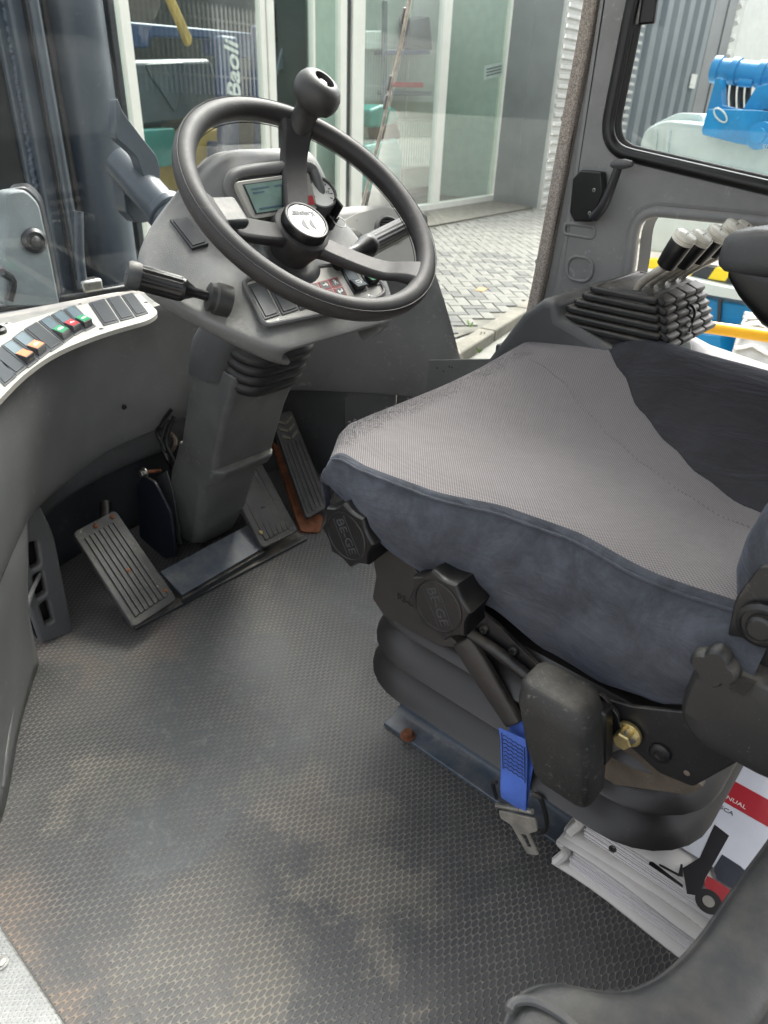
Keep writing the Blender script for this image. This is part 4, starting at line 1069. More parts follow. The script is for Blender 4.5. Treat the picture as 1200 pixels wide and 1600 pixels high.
# backrest: side bolster and shell
bkr = empty_part('backrest', seat)
prof = []
for t in range(13):
    z = .47 + t * .06
    lean = (z - .47) * -.22
    w_ = .055 * (1 - .55 * sm(-z, -.52, -.46)) if t else .02
    prof.append((z, .065 + lean, w_))
rg = []
for z, yb, w_ in prof:
    ring = []
    yfz = interp([(.47, .070), (.50, .088), (.53, .101), (.56, .107), (.60, .105), (.65, .090), (.70, .070), (.8, .042), (1.2, -.07)], z)
    for a, b in rrect(.135 if z > .5 else .10, .125 if z > .5 else .09, .05, 5): ring.append(V((.652 + a, yfz - .0625 + b, z)))
    rg.append(ring)
mm = MB(); mm.rings(rg); mm.build('backrest_bolster', M['velour'], bkr, sub=1, ang=180)
mm = MB(); rg = []
for z, yb, w_ in prof: rg.append([V((.90 + a, yb - .05 + b, z)) for a, b in rrect(.42, .10, .045, 4)])
mm.rings(rg); mm.build('backrest_pad', M['fabric'], bkr, sub=1, ang=180)
MB().tube([V((.5835, interp([(.47, .070), (.50, .088), (.53, .101), (.56, .107), (.60, .105), (.65, .090), (.70, .070), (.8, .042), (1.2, -.07)], .50 + i * .025) - .055, .50 + i * .025)) for i in range(18)], .003, 8, sub=3).build('piping', M['velour'], bkr)
# suspension bellows
bl_ = MB(); rg = []
def ringb(s_, z, dy=0): return [V((.862 + a, .31 + b + dy, z)) for a, b in rrect(.450 + s_ * 2, .465 + s_ * 2, .075 + s_, 7)]
zz = .147; rg.append(ringb(-.03, zz - .004)); rg.append(ringb(.012, zz))
for i in range(3):
    z0 = zz + i * .060; s_ = .012 - i * .004
    for f, d in ((.02, .0), (.04, .015), (.09, .0205), (.14, .0185), (.34, .004), (.62, -.018), (.88, -.034), (.96, -.036)): rg.append(ringb(s_ + d, z0 + .062 * f))
rg += [ringb(.004, zz + .184), ringb(.010, zz + .188), ringb(.004, zz + .196), ringb(-.03, zz + .20)]
bl_.rings(rg); bl_.build('suspension_bellows', mat('bellows rubber', L(40, 38, 37), .36, vary=.15, grain=.12, gscale=600, dust=.0, wear=.25), seat, ang=28)
# base frame: folded foot plate on each side, bolted to the floor
def foot(x0, sgn, name):
    pf = [(0, .001), (0, .007), (.030, .009), (.040, .016), (.046, .034), (.046, .14), (.052, .14), (.052, .001)]
    mm = MB(); mm.prism([V((x0 + sgn * a, .20, b)) for a, b in pf], (0, .34, 0)); return mm.build(name, M['bluesteel'], seat, bevel=.002)
foot(.665, 1, 'foot_plate'); foot(1.06, -1, 'foot_plate')
MB().box((.862, .37, .075), (.28, .30, .14)).build('base_box', M['blacksteel'], seat, bevel=.004)
hexbolt(PZ(637, 1150, .009), (0, 0, 1), .0085, .011, seat, M['rust'], 'anchor_bolt')
# torn white sticker remains along the web
stk = mat('torn sticker', L(206, 204, 198), .7, vary=.2, vscale=60)
mm = MB(); random.seed(3); xw = .7098
for i in range(26):
    t = i / 25; a = PX(655 + 118 * t, 1116 + 94 * t, xw); 
    if i in (2, 4, 5, 8, 11): continue
    h_ = .004 + .010 * random.random() * (1 - .3 * t); w_ = .006 + .006 * random.random()
    mm.prism([a + V((0, -w_, -h_ * .4)), a + V((0, w_ * .7, -h_ * .7)), a + V((0, w_, h_ * .2)), a + V((0, 0, h_ * .5)), a + V((0, -w_ * .8, h_ * .3))], (-.0006, 0, 0))
mm.build('sticker_remains', stk, seat, smooth=False)
# side mechanism
def sidepoly(name, pts, X, thick, material, bev=.0015, r=.004): return MB().prism(roundpoly([PX(a, b, X) for a, b in pts], r, 3), (thick, 0, 0)).build(name, M[material], seat, bevel=bev)
M['brownplas'] = mat('brown black plastic', L(46, 43, 41), .45, vary=.15, dust=.15, wear=.4)
sidepoly('front_cover', [(578, 852), (612, 850), (662, 905), (655, 950), (722, 1012), (690, 1010), (600, 962), (582, 935), (588, 900)], .603, .02, 'brownplas')
text('cover_relief', 'BE-GE', PX(636, 940, .6022), PX(668, 957, .603) - PX(610, 925, .603), V((0, 0, 1)), .014, M['brownplas'], seat, ext=.0006)
sidepoly('side_rail', [(600, 845), (660, 880), (730, 940), (775, 975), (850, 1050), (935, 1098), (930, 1118), (835, 1078), (745, 1005), (655, 915)], .612, .006, 'blacksteel')
for a, b in ((757, 983), (803, 1016), (636, 893), (862, 1053)): screw(PX(a, b, .611), (-1, 0, 0), .0068, seat, M['blacksteel'], 'rivet', h=.005)
MB().tube([PX(735, 990, .604), PX(780, 1020, .604), PX(835, 1065, .604)], .0075, 12, sub=4).build('adjuster_tube', M['blacksteel'], seat)
mm = MB(); rg = []
for t in range(9):
    a, b = 722 + 82 * t / 8, 1000 + 130 * t / 8; c_ = PX(a, b, .606); w_ = .019 - .006 * abs(t / 8 - .3)
    d = V((0, .65, -.76)).normalized(); e = V((-1, 0, 0))
    rg.append([c_ + d * w_ * x + e * (.012 * y) for x, y in ((1, -.5), (1, .3), (.6, .6), (-.6, .6), (-1, .3), (-1, -.5))])
mm.rings(rg); mm.build('adjuster_handle', M['brownplas'], seat, bevel=.002)
sidepoly('rear_plate', [(930, 1088), (990, 1105), (1092, 1115), (1155, 1190), (1082, 1230), (1030, 1208), (985, 1168), (935, 1135)], .598, .006, 'blacksteel')
M['dustyplate'] = mat('dusty bracket', L(92, 82, 72), .8, vary=.3, vscale=20, grain=.3, gscale=300, dust=.4)
sidepoly('dusty_bracket', [(870, 1195), (985, 1160), (1100, 1230), (1075, 1242), (930, 1222)], .622, .01, 'dustyplate')
hexbolt(PX(982, 1145, .5955), (-1, 0, 0), .0105, .018, seat, M['brass'], 'hinge_bolt')
MB().lathe(PX(1031, 1177, .5965), (-1, 0, 0), [(.0115, 0), (.0115, .002), (.009, .0035), (.005, .0035), (.0045, .001), (0, .001)], 24, cap=False).build('flat_bolt', M['blacksteel'], seat)
MB().lathe(PX(1073, 1208, .5972), (-1, 0, 0), [(.0035, 0), (0, .0006)], 12, cap=False).build('plate_hole', M['dustyplate'], seat)
sidepoly('hinge_link', [(925, 1088), (940, 1086), (965, 1118), (972, 1150), (962, 1165), (945, 1150), (930, 1120)], .590, .006, 'blacksteel')
MB().tube([PX(950, 1165, .586), PX(968, 1158, .586), PX(986, 1150, .586)], .008, 10, sub=3).build('hinge_pin', M['steel'], seat)
# star knobs with BE-GE relief
def star(c_, r, parent, rot):
    ax_ = V((-1, 0, 0)); u = V((0, -1, 0)); v = V((0, 0, 1)); kn_ = empty_part('adjuster_knob', parent)
    def ring(h, s_, ser):
        out = []
        for j in range(192):
            a = 2 * pi * j / 192 + rot; fr__ = (8 * (a - rot) / (2 * pi)) % 1; lob = 1 - sin(pi * fr__) ** .9
            rr = r * (.87 + .15 * lob) * s_ - (.0007 if ser and j % 2 else 0)
            out.append(c_ + ax_ * h + (u * cos(a) + v * sin(a)) * rr)
        return out
    mm = MB(); mm.rings([ring(-.042, .88, 0), ring(-.040, .93, 1), ring(-.002, 1.0, 1), ring(.002, .985, 0), ring(.0042, .94, 0), ring(.0042, .88, 0)]); mm.build('knob_body', M['black'], kn_, ang=50)
    MB().lathe(c_ + ax_ * .0036, ax_, [(r * .74, 0), (r * .74, .0016), (r * .70, .0022), (r * .69, .0014), (0, .0014)], 48, cap=False).build('knob_disc', M['black'], kn_)
    ux = (V((0, -.52, -.85))).normalized(); uy = ax_.cross(ux)
    text('knob_relief', 'BE-GE', c_ + ax_ * .0052, ux, uy, r * .42, M['lowdark'], kn_, ext=.0005)
    for s_ in (-.24, .24):
        p = c_ + ax_ * .005 + uy * (r * s_); d = ux * r * .6; e = uy * .0004
        MB().prism([p - d - e, p + d - e, p + d + e, p - d + e], ax_ * .0006).build('knob_line', M['lowdark'], kn_)
star(PX(545, 836, .560), .0455, seat, .15)
star(PX(688, 945, .560), .0465, seat, .3)
for a, b in ((550, 838), (694, 950)): 
    q = PX(a, b, .560); MB().cyl(q + V((.038, 0, 0)), q + V((.07, 0, 0)), .012, n=16).build('knob_shaft', M['blacksteel'], seat)
# buckle holster
hc0, hc1 = PX(874, 1066, .548), PX(890, 1226, .552)
hol = MB(); rg = []
for t, s_ in ((0, .70), (.04, .86), (.2, .99), (.24, 1.0), (.6, .96), (.92, .84), (1.0, .70)):
    c_ = hc0.lerp(hc1, t)
    rg.append([c_ + V((b * s_, a * s_, -.01 * (a / .04) * (1 - t) * 0)) for a, b in rrect(.084, .06, .014, 2)])
hol.rings(rg); hol.build('buckle_holster', mat('scuffed black rubber', L(36, 36, 35), .6, vary=.2, vscale=20, grain=.3, gscale=500, dust=.15, wear=.8, wearcol=L(112, 108, 102)), seat, bevel=.004)
mm = MB(); mm.box(PX(940, 1145, .57), (.02, .018, .07), Matrix.Rotation(radians(-12), 3, 'X')); mm.build('holster_strap', M['black'], seat, bevel=.003)
# recliner: hinge plate, star wheel and round cover
sidepoly('recliner_plate', [(1148, 935), (1190, 880), (1240, 900), (1250, 1040), (1190, 1050), (1150, 1035), (1135, 1000)], .585, .008, 'blacksteel', r=.01)
q = PX(1192, 975, .583)
MB().lathe(q, (-1, 0, 0), [(.021, 0), (.021, .004), (.017, .006), (.0165, .004), (.012, .004), (.0115, .010), (.009, .012), (0, .012)], 32, cap=False).build('recliner_pivot', M['blacksteel'], seat)
mm = MB(); q = PX(1124, 1032, .572); ring = []
for h, s_ in ((0, .9), (.004, 1), (.014, 1), (.018, .85)):
    ring.append([q + V((-h, 0, 0)) + V((0, cos(2 * pi * j / 60), sin(2 * pi * j / 60))) * (.021 * s_ * (.72 + .28 * abs(cos(2.0 * 2 * pi * j / 60)))) for j in range(60)])
mm.rings(ring); mm.build('star_wheel', M['rubber'], seat, ang=50)
mm = MB(); q = PX(1175, 1125, .574); rg = []
for h, s_ in ((-.03, .9), (-.012, 1.0), (-.008, .97), (.006, .93), (.010, .86), (.012, .6)):
    rg.append([q + V((-h, a * s_, b * s_)) for a, b in rrect(.125, .105, .04, 6)])
mm.rings(rg); mm.build('recliner_cover', M['rubber'], seat, ang=50, bevel=.001)
for i in range(8):
    q = PX(1150 + i * 3.2, 1068 + i * 1.2, .562); MB().box(q, (.006, .0012, .018), Matrix.Rotation(radians(12), 3, 'X')).build('cover_rib', M['rubber'], seat)
for i in range(7):
    q = PX(1100 + i * 4.5, 1098 - i * 4, .580); MB().box(q, (.008, .0014, .016), Matrix.Rotation(radians(-15), 3, 'X')).build('cover_rib', M['rubber'], seat)

# ---- seat belt: blue webbing with a steel tongue
sbelt = thing('seat_belt', PX(805, 1200, .60), 'bright blue seat belt strap with a steel tongue hanging beside the seat base', 'seat belt')
def strap(pts, wdir, w_, name, th=.0022):
    mm = MB(); rg = []
    pts = crom([V(p) for p in pts], 6)
    for i, p in enumerate(pts):
        t = (pts[min(i + 1, len(pts) - 1)] - pts[max(i - 1, 0)]).normalized(); wd = V(wdir); wd = (wd - t * wd.dot(t)).normalized(); n_ = t.cross(wd)
        rg.append([p + wd * w_ / 2 + n_ * th / 2, p + wd * w_ / 2 - n_ * th / 2, p - wd * w_ / 2 - n_ * th / 2, p - wd * w_ / 2 + n_ * th / 2])
    mm.rings(rg); return mm.build(name, M['belt'], sbelt, bevel=.0006)
WD = V((0, -1, .06))
BXs = .602
s0 = [PX(824, 1128, BXs + .012), PX(817, 1150, BXs + .006), PX(812, 1185, BXs + .002), PX(806, 1225, BXs), PX(804, 1252, BXs - .002)]
s1 = [PX(800, 1146, BXs - .012), PX(803, 1170, BXs - .010), PX(803, 1210, BXs - .008), PX(802, 1245, BXs - .010), PX(803, 1258, BXs - .004)]
strap(s0, WD, .040, 'webbing'); fr_ = strap(s1, WD, .039, 'webbing_fold')
mm = MB()
for r_ in range(9):
    zz_ = []
    for i in range(9):
        t = i / 8; yy = 1158 + r_ * 6.2; c_ = PX(801.5 + r_ * .2, yy, BXs - .0125); zz_.append(c_ + V((0, .0145 - .029 * t, (.0010 if i % 2 else -.0010))))
    mm.tube(zz_, .0006, 5)
for s_ in (-1, 1):
    mm.tube([PX(801.5, 1156, BXs - .0127) + V((0, .0165 * s_, 0)), PX(803, 1212, BXs - .0115) + V((0, .0165 * s_, 0))], .0006, 5)
mm.build('stitching', M['stitch'], fr_)
tg = empty_part('tongue', sbelt)
L_ = lambda a, b, x=BXs - .004: PX(a, b, x)
ol = roundpoly([L_(768, 1250), L_(778, 1245), L_(838, 1256), L_(852, 1288), L_(850, 1296), L_(790, 1275)], .004, 3)
fo = [(p.y, p.z) for p in ol]
cy_ = sum(p.y for p in ol) / len(ol); cz_ = sum(p.z for p in ol) / len(ol)
MB().tube([L_(776, 1247), L_(770, 1225, BXs - .006), L_(776, 1222, BXs - .006)], .0028, 8, sub=3).build('loop_end', M['blacksteel'], tg)
MB().tube([L_(776, 1258), L_(800, 1262), L_(832, 1268)], .004, 8, sub=3).build('loop_bar', M['steel'], tg)
MB().tube([L_(832, 1240, BXs - .006), L_(846, 1250), L_(855, 1290), L_(845, 1300), L_(826, 1290)], .0034, 8, sub=4).build('loop_side', M['blacksteel'], tg)
pb = roundpoly([L_(781, 1264), L_(838, 1277), L_(842, 1296), L_(828, 1300), L_(843, 1334), L_(826, 1332), L_(800, 1286), L_(784, 1276)], .003, 3)
cc_ = sum(pb, V((0, 0, 0))) / len(pb)
hl = roundpoly([L_(814, 1300), L_(824, 1302), L_(833, 1322), L_(826, 1322)], .002, 3)
panel('tongue_plate', [(p.y, p.z) for p in pb], [[(p.y, p.z) for p in hl]], (BXs - .006, 0, 0), (0, 1, 0), (0, 0, 1), .003, M['rod'], tg, bevel=.0005)

# ================================================================== BINDERS
def binder(z0, z1, x0, y0, label):
    b_ = thing('binder', (x0 + .13, y0 - .15, z0), label, 'binder')
    x1, y1 = x0 + .29, y0 - .33
    k_ = M['paper']; wv = mat('white vinyl', L(222, 218, 212), .45, vary=.06, wear=.3, wearcol=L(176, 170, 160), dust=.1)
    for z_, nm in ((z0, 'back_cover'), (z1 - .004, 'front_cover')):
        mm = MB(); rr = []
        for i in range(13):
            t = i / 12; sag = .0025 * sin(t * 9 + z0 * 60) * (1 - .0)
            rr.append([V((x0 + .003 * sin(t * 7 + z0 * 90), y0 + (y1 - y0) * t, z_ + sag * .6)), V((x0 + .02, y0 + (y1 - y0) * t, z_ + sag * .2)), V((x1, y0 + (y1 - y0) * t, z_))])
        mm.grid(rr); mm.build(nm, wv, b_, solid=.0034, off=1)
    MB().box((x0 + .16, y0 + .001, (z0 + z1) / 2 + .002), (.27, .003, z1 - z0 - .006)).build('end_flap', wv, b_, bevel=.001)
    mm = MB(); mm.tube([V((x0 + .004, y0 - .004, z0 + .004)), V((x0 + .012, y0 - .012, (z0 + z1) / 2)), V((x0 + .004, y0 - .004, z1 - .004))], .007, 8, sub=4); mm.build('folded_corner', wv, b_)
    n_ = 20; random.seed(int(z0 * 1000) + 5)
    for i in range(n_):
        za = z0 + .005 + (z1 - z0 - .011) * i / n_; h_ = (z1 - z0 - .011) / n_ * .84
        xo = x0 + .010 + random.uniform(0, .005)
        MB().box(((xo + x1 - .02) / 2, (y0 + y1) / 2 - .006 + random.uniform(-.003, .003), za + h_ / 2), (x1 - .02 - xo, .30, h_), Matrix.Rotation(random.uniform(-.008, .008), 3, 'Z')).build('page_block', M['paper'], b_)
    return b_
binder(.002, .055, .634, .200, 'lower of the two white binders lying on the floor under the seat')
bd2 = binder(.057, .110, .648, .196, 'upper white binder with a red banded cover showing a forklift picture')
ZC = .1142
pc = lambda a, b, z=ZC: PZ(800 + a / 3, 1200 + b / 3, z)
def prnt(name, pts, material, z=ZC): return MB().prism([pc(a, b, z) for a, b in pts], (0, 0, .0002)).build(name, M[material], bd2, smooth=False)
M['sheet'] = mat('cover sheet', L(204, 206, 212), .35, vary=.06, vscale=12)
cv = [V((.69, .17, ZC - .0008)), V((.93, .17, ZC - .0008)), V((.93, -.125, ZC - .0008)), V((.69, -.125, ZC - .0008))]
MB().prism(cv, (0, 0, .0005)).build('cover_sheet', M['sheet'], bd2, smooth=False)
MB().prism([V((.797, .17, ZC)), V((.842, .17, ZC)), V((.842, -.125, ZC)), V((.797, -.125, ZC))], (0, 0, .0002)).build('red_band', M['redprint'], bd2, smooth=False)
bt_ = PZ(1145, 1258, ZC)
text('band_print', 'MANUAL', V((.807, PZ(1162, 1270, ZC).y, ZC + .0004)), (0, -1, 0), (1, 0, 0), .0098, M['text'], bd2, ext=.0001, align='RIGHT')
text('type_print', '5CA', V((.785, PZ(1137, 1290, ZC).y, ZC + .0002)), (0, -1, 0), (1, 0, 0), .0095, M['ink'], bd2, ext=.0001, align='RIGHT')
M['inkblack'] = mat('black print', L(26, 24, 28), .35, vary=.1)
prnt('picture_mast', [(950, 265), (1018, 318), (905, 520), (880, 600), (820, 590), (800, 470), (880, 420)], 'inkblack')
prnt('picture_forks', [(645, 438), (660, 440), (800, 548), (800, 562), (640, 452)], 'inkblack', ZC + .0003)
prnt('picture_forks', [(690, 448), (780, 495), (790, 450), (800, 452), (800, 510), (780, 508), (690, 458)], 'inkblack', ZC + .0003)
M['inkcab'] = mat('dark blue print', L(40, 44, 56), .35, vary=.2, vscale=90)
prnt('picture_cab', [(985, 405), (1070, 460), (1112, 500), (1075, 590), (960, 520), (945, 470)], 'inkcab', ZC + .0004)
prnt('picture_body', [(915, 505), (960, 530), (1050, 590), (1000, 660), (930, 620), (900, 540)], 'redl', ZC + .0006)
wc_ = pc(920, 628); 
for r_, mt_, dz in ((.0165, 'inkblack', .0009), (.0075, 'steel', .0012)): MB().prism([wc_ + V((r_ * cos(2 * pi * i / 24), r_ * .9 * sin(2 * pi * i / 24), dz)) for i in range(24)], (0, 0, .0002)).build('picture_wheel', M[mt_], bd2, smooth=False)
MB().lathe(PZ(957, 1327, ZC), (0, 0, 1), [(.005, 0), (.005, .001), (.003, .0014), (.0028, .0004), (0, .0004)], 16, cap=False).build('cover_eyelet', M['steel'], bd2)

# ================================================================== HYDRAULIC LEVER CONSOLE
lc = thing('lever_console', (1.24, .5, .4), 'grey lever console with a stepped black rubber boot at the right of the seat', 'lever console')
k0 = [(1.12, .70, .50), (1.12, .62, .608), (1.12, .565, .628), (1.12, .52, .60), (1.12, .30, .60)]
kpf = [(.735, .38), (.70, .50), (.640, .596), (.605, .628), (.578, .634), (.566, .604), (.38, .552), (.20, .532), (.20, .38)]
MB().prism([V((1.118, a, b)) for a, b in kpf], (.25, 0, 0)).build('console_shell', M['trim2'], lc, bevel=.014, seg=4)
MB().box((1.24, .46, .46), (.23, .46, .14)).build('console_core', M['lowdark'], lc, bevel=.004)
MB().prism([PZ(a, b, .562) for a, b in ((960, 545), (1060, 508), (1074, 512), (1084, 560), (1070, 575))], (0, 0, -.01)).build('fuse_plate', M['hood'], lc, bevel=.001)
MB().box(PZ(1055, 549, .566), (.02, .03, .012)).build('fuse_holder', M['black'], lc, bevel=.001)
for i, (a, b, c_, d) in enumerate(((1068, 470, 1076, 518),)):
    p0, p1 = PZ(a, b, .64 - .02 * i), PZ(c_, d, .60); MB().tube([p0, p0.lerp(p1, .5) + V((.006, -.01, .01)), p1], .0022, 8, sub=5).build('cable', M['black'], lc)
MB().lathe(PZ(1076, 505, .612), (.1, -.2, -1), [(.0042, 0), (.0042, .016)], 12).build('cable_end', M['white'], lc)
for i in range(9):
    a = PZ(1078 + i * 3.4, 528 + i * 5.2, .545); MB().box(a, (.045, .003, .006), Matrix.Rotation(radians(15), 3, 'Z')).build('grille_slat', M['trim3'], lc)
# stepped boot made of overlapping rubber tabs
boot = empty_part('lever_boot', lc)
BC = V((1.247, .448, 0)); tiers = 6
tabm = None
for t in range(tiers):
    f = 1 - t / (tiers - 1) * .42
    hx, hy = .108 * (1 - t / (tiers - 1) * .16), .098 * f
    z = .588 + t * .0125
    cy = .487 - .012 * (t / (tiers - 1))
    MB().rings([[V((1.245 + a, cy + b, zz_)) for a, b in rrect(hx * 2 - .006, hy * 2 - .006, .012, 3)] for zz_ in (z - .010, z + .008)]).build('boot_tier', M['rubber'], boot)
    for side in range(4):
        n_ = 4 if side == 1 else 1
        for i in range(n_):
            w_ = (hx if side % 2 == 1 else hy) * 2 / n_
            s_ = -((hx if side % 2 == 1 else hy)) + w_ * (i + .5)
            if side == 1: c_ = V((1.245 + s_, cy - hy, z + .004)); R_ = 0
            elif side == 3: c_ = V((1.245 + s_, cy + hy, z + .004)); R_ = pi
            elif side == 0: c_ = V((1.245 - hx, cy + s_, z + .004)); R_ = -pi / 2
            else: c_ = V((1.245 + hx, cy + s_, z + .004)); R_ = pi / 2
            dd_ = .008
            me = MB(); me.box((0, 0, 0), (w_ * (.93 if n_ > 2 else .99), dd_ * (3.0 if side == 1 else 1.6), .0105))
            o = link_mesh('boot_tab', me.mesh('boot_tab'), M['rubber'], boot)
            o.location = c_ - ORG[boot]; o.rotation_euler = (radians(20 if side == 1 else 8) + random.uniform(-.06, .06), 0, R_ + (random.uniform(-.04, .04) if side == 1 else 0))
            bm_ = o.modifiers.new('bevel', 'BEVEL'); bm_.width = .0032; bm_.segments = 2
zt = .588 + tiers * .0125 - .004
MB().rings([[V((1.245 + a, .470 + b, zz_)) for a, b in rrect(.19 - d, .085 - d, .012, 3)] for zz_, d in ((zt - .012, 0), (zt, .004), (zt + .004, .012))]).build('boot_top', M['rubber'], boot)
# levers
names = ['lever nearest the driver seat', 'second lever from the driver seat', 'third lever from the driver seat', 'fourth lever, half hidden by the armrest', 'outermost lever, mostly hidden by the armrest']
lb = [(992, 462), (1010, 455), (1030, 452), (1050, 447), (1062, 442)]
lt_ = [(1070, 371), (1096, 372), (1121, 365), (1147, 356), (1164, 358)]
for i in range(5):
    B0 = PZ(*lb[i], .66); B0 = V((1.171 + .040 * i, .464 - .003 * i, .652)); T0 = PX(*lt_[i], B0.x - .012 + .002 * i)
    rt = thing('control_lever', B0, 'hydraulic control lever with white cap, ' + names[i], 'lever', 'hydraulic levers on the console')
    d = (T0 - B0)
    gd = (d.normalized() + V((-.05, .0, .25))).normalized() if True else d
    g0 = T0 - gd * .052
    bend = B0.lerp(g0, .45) + V((0, .006, .004))
    MB().tube([B0 + V((0, 0, -.02)), B0 + V((0, -.002, .012)), bend, g0, g0 + gd * .01], .0068, 12, sub=5).build('rod', M['rod'], rt)
    MB().lathe(B0, V((0, -.2, 1)), [(.0105, 0), (.0095, .006), (.0065, .009)], 16).build('collar', M['rubber'], rt)
    MB().lathe(g0, gd, [(.0115, 0), (.0148, .002), (.0165, .02), (.0175, .044), (.0168, .046)], 24).build('grip', M['black'], rt)
    cp = MB().lathe(g0 + gd * .045, gd, [(.0168, 0), (.0178, .0015), (.0166, .003), (.0178, .0045), (.0166, .006), (.0178, .0075), (.0178, .0105), (.0165, .0125), (.0145, .0135), (.0, .0142)], 28, cap=False).build('cap', M['whitecap'], rt)
    ax_ = gd.cross(V((0, 0, 1))).normalized(); ay_ = gd.cross(ax_); top_ = g0 + gd * .0598
    MB().tube([top_ + ax_ * (.007 * x) - gd * .0004 + ay_ * (.007 * y) for x, y in ((-.8, -.3), (-.2, .1), (.1, -.1), (.8, .4))], .0004, 5, sub=3).build('cap_symbol', M['ink'], cp)
# ---- armrest
ar = thing('armrest', (1.15, .2, .70), 'end of a dark padded armrest above the levers', 'armrest')
def arring(y, w_, h_, zc, xc): return [V((xc + a, y, zc + b)) for a, b in rrect(w_, h_, min(w_, h_) * .36, 5)]
nose = PX(1130, 396, 1.15)
rg = [arring(nose.y + .004, .03, .02, .742, 1.165), arring(nose.y, .06, .042, .744, 1.165), arring(nose.y - .012, .085, .056, .746, 1.165), arring(nose.y - .04, .098, .064, .749, 1.165), arring(nose.y - .10, .10, .066, .753, 1.165), arring(nose.y - .34, .10, .066, .764, 1.165)]
mm = MB(); mm.rings(rg); mm.build('pad', M['trim2'], ar, ang=60, bevel=.001)
rg = [arring(nose.y - .02, .07, .03, .725, 1.165), arring(nose.y - .04, .075, .05, .712, 1.165), arring(nose.y - .08, .075, .085, .695, 1.165), arring(nose.y - .34, .075, .2, .65, 1.165)]
mm = MB(); mm.rings(rg); mm.build('support', M['black'], ar, ang=60)

# ================================================================== DOORWAY TRIM NEXT TO THE CAMERA
ft = thing('doorway_trim', (.4, -.02, 0), 'curved grey moulded trim in the near corner beside the binders', 'trim panel')
e0 = [(770, 1640), (783, 1600), (800, 1560), (830, 1540), (872, 1535), (930, 1545), (985, 1543), (1040, 1512), (1092, 1458), (1150, 1375), (1200, 1308), (1265, 1215)]
E0 = [PZ(a, b, .34) for a, b in e0]
out = V((.30, -.22, 0))
def offs(k_, dz):
    r = []
    for i, p in enumerate(E0):
        d = (V((.33, -.35, 0)) - p); d.z = 0
        dn_ = d.normalized(); r.append(tuple(p + dn_ * k_ + V((0, 0, dz))))
    return r
rws = [[(p.x, p.y, .0) for p in E0], [(p.x, p.y, .2) for p in E0], [(p.x, p.y, .325) for p in E0], offs(.004, .0015), offs(.016, .008), offs(.045, .010), offs(.062, .006), offs(.070, -.012), offs(.12, -.04), offs(.2, -.05)]
mm = MB(); mm.grid(loft(rws, 6, 4)); mm.build('moulding', M['trim4'], ft, ang=180)
gr_ = [PZ(a, b, .351) for a, b in ((795, 1578), (803, 1566), (827, 1563), (850, 1571), (878, 1588), (905, 1612))]
MB().tube(gr_, .0035, 8, sub=6).build('groove_bead', M['trim2'], ft)
# ================================================================== OUTSIDE: MAST OF THE TRUCK
mast = thing('lift_mast', (1.1, 2.3, GZ), 'tall blue grey steel lift mast with rails seen through the windscreen', 'mast')
MY = 2.3
def upright(name, px0, px1, y0, dep, material, pyr=120, zt=2.6, zb=-.5, bev=.006):
    a = PY(px0, pyr, y0).x; b = PY(px1, pyr, y0).x
    return MB().box(((a + b) / 2, y0 + dep / 2, (zt + zb) / 2), (b - a, dep, zt - zb)).build(name, M[material], mast, bevel=bev)
M['mastpaint'] = mat('mast paint', L(68, 76, 84), .32, vary=.14, vscale=5, dust=.1, wear=.4, wearcol=L(110, 122, 130))
M['mastdark'] = mat('greased rail', L(30, 32, 36), .4, vary=.3, vscale=8, wear=.6, wearcol=L(110, 96, 80))
upright('inner_plate', -40, 12, 2.42, .05, 'mastdark')
upright('weld_plate', 12, 36, 2.40, .04, 'mastpaint')
upright('rail_web', 36, 62, 2.36, .05, 'mastpaint', bev=.01)
upright('rail_lip', 62, 70, 2.33, .05, 'mastdark')
upright('rail_flange', 70, 84, 2.31, .06, 'mastpaint', bev=.012)
upright('rail_gap', 84, 96, 2.38, .05, 'mastdark')
a = PY(97, 120, 2.35).x; b = PY(188, 120, 2.35).x
mm = MB(); mm.lathe(V(((a + b) / 2, 2.42, -.5)), (0, 0, 1), [((b - a) / 2, 0), ((b - a) / 2, 3.2)], 40); mm.build('lift_cylinder', M['mastpaint'], mast)
upright('outer_flange', 182, 194, 2.40, .10, 'lowdark')
# rough weld bead down the dark plate
mm = MB(); random.seed(4)
for i in range(110):
    t = i / 109; q = PY(6 + 54 * t + random.uniform(-2, 2), -10 + 320 * t, 2.395)
    mm.lathe(q, (0, -1, 0), [(.009, -.006), (.008, .002), (.005, .005), (0, .006)], 7, cap=False)
o = mm.build('weld_bead', M['bluesteel'], mast)
mm = MB(); mm.box(PY(140, 445, 2.28), (.07, .05, .04)); mm.build('hose_clamp', M['steel'], mast, bevel=.008)
MB().tube([PY(122, 330, 2.28), PY(124, 400, 2.28), PY(130, 450, 2.28)], .016, 10, sub=4).build('hydraulic_hose', M['mastpaint'], mast)
MB().box(PY(95, 500, 2.28), (.9, .04, .16)).build('lower_cross_member', M['mastdark'], mast, bevel=.006)
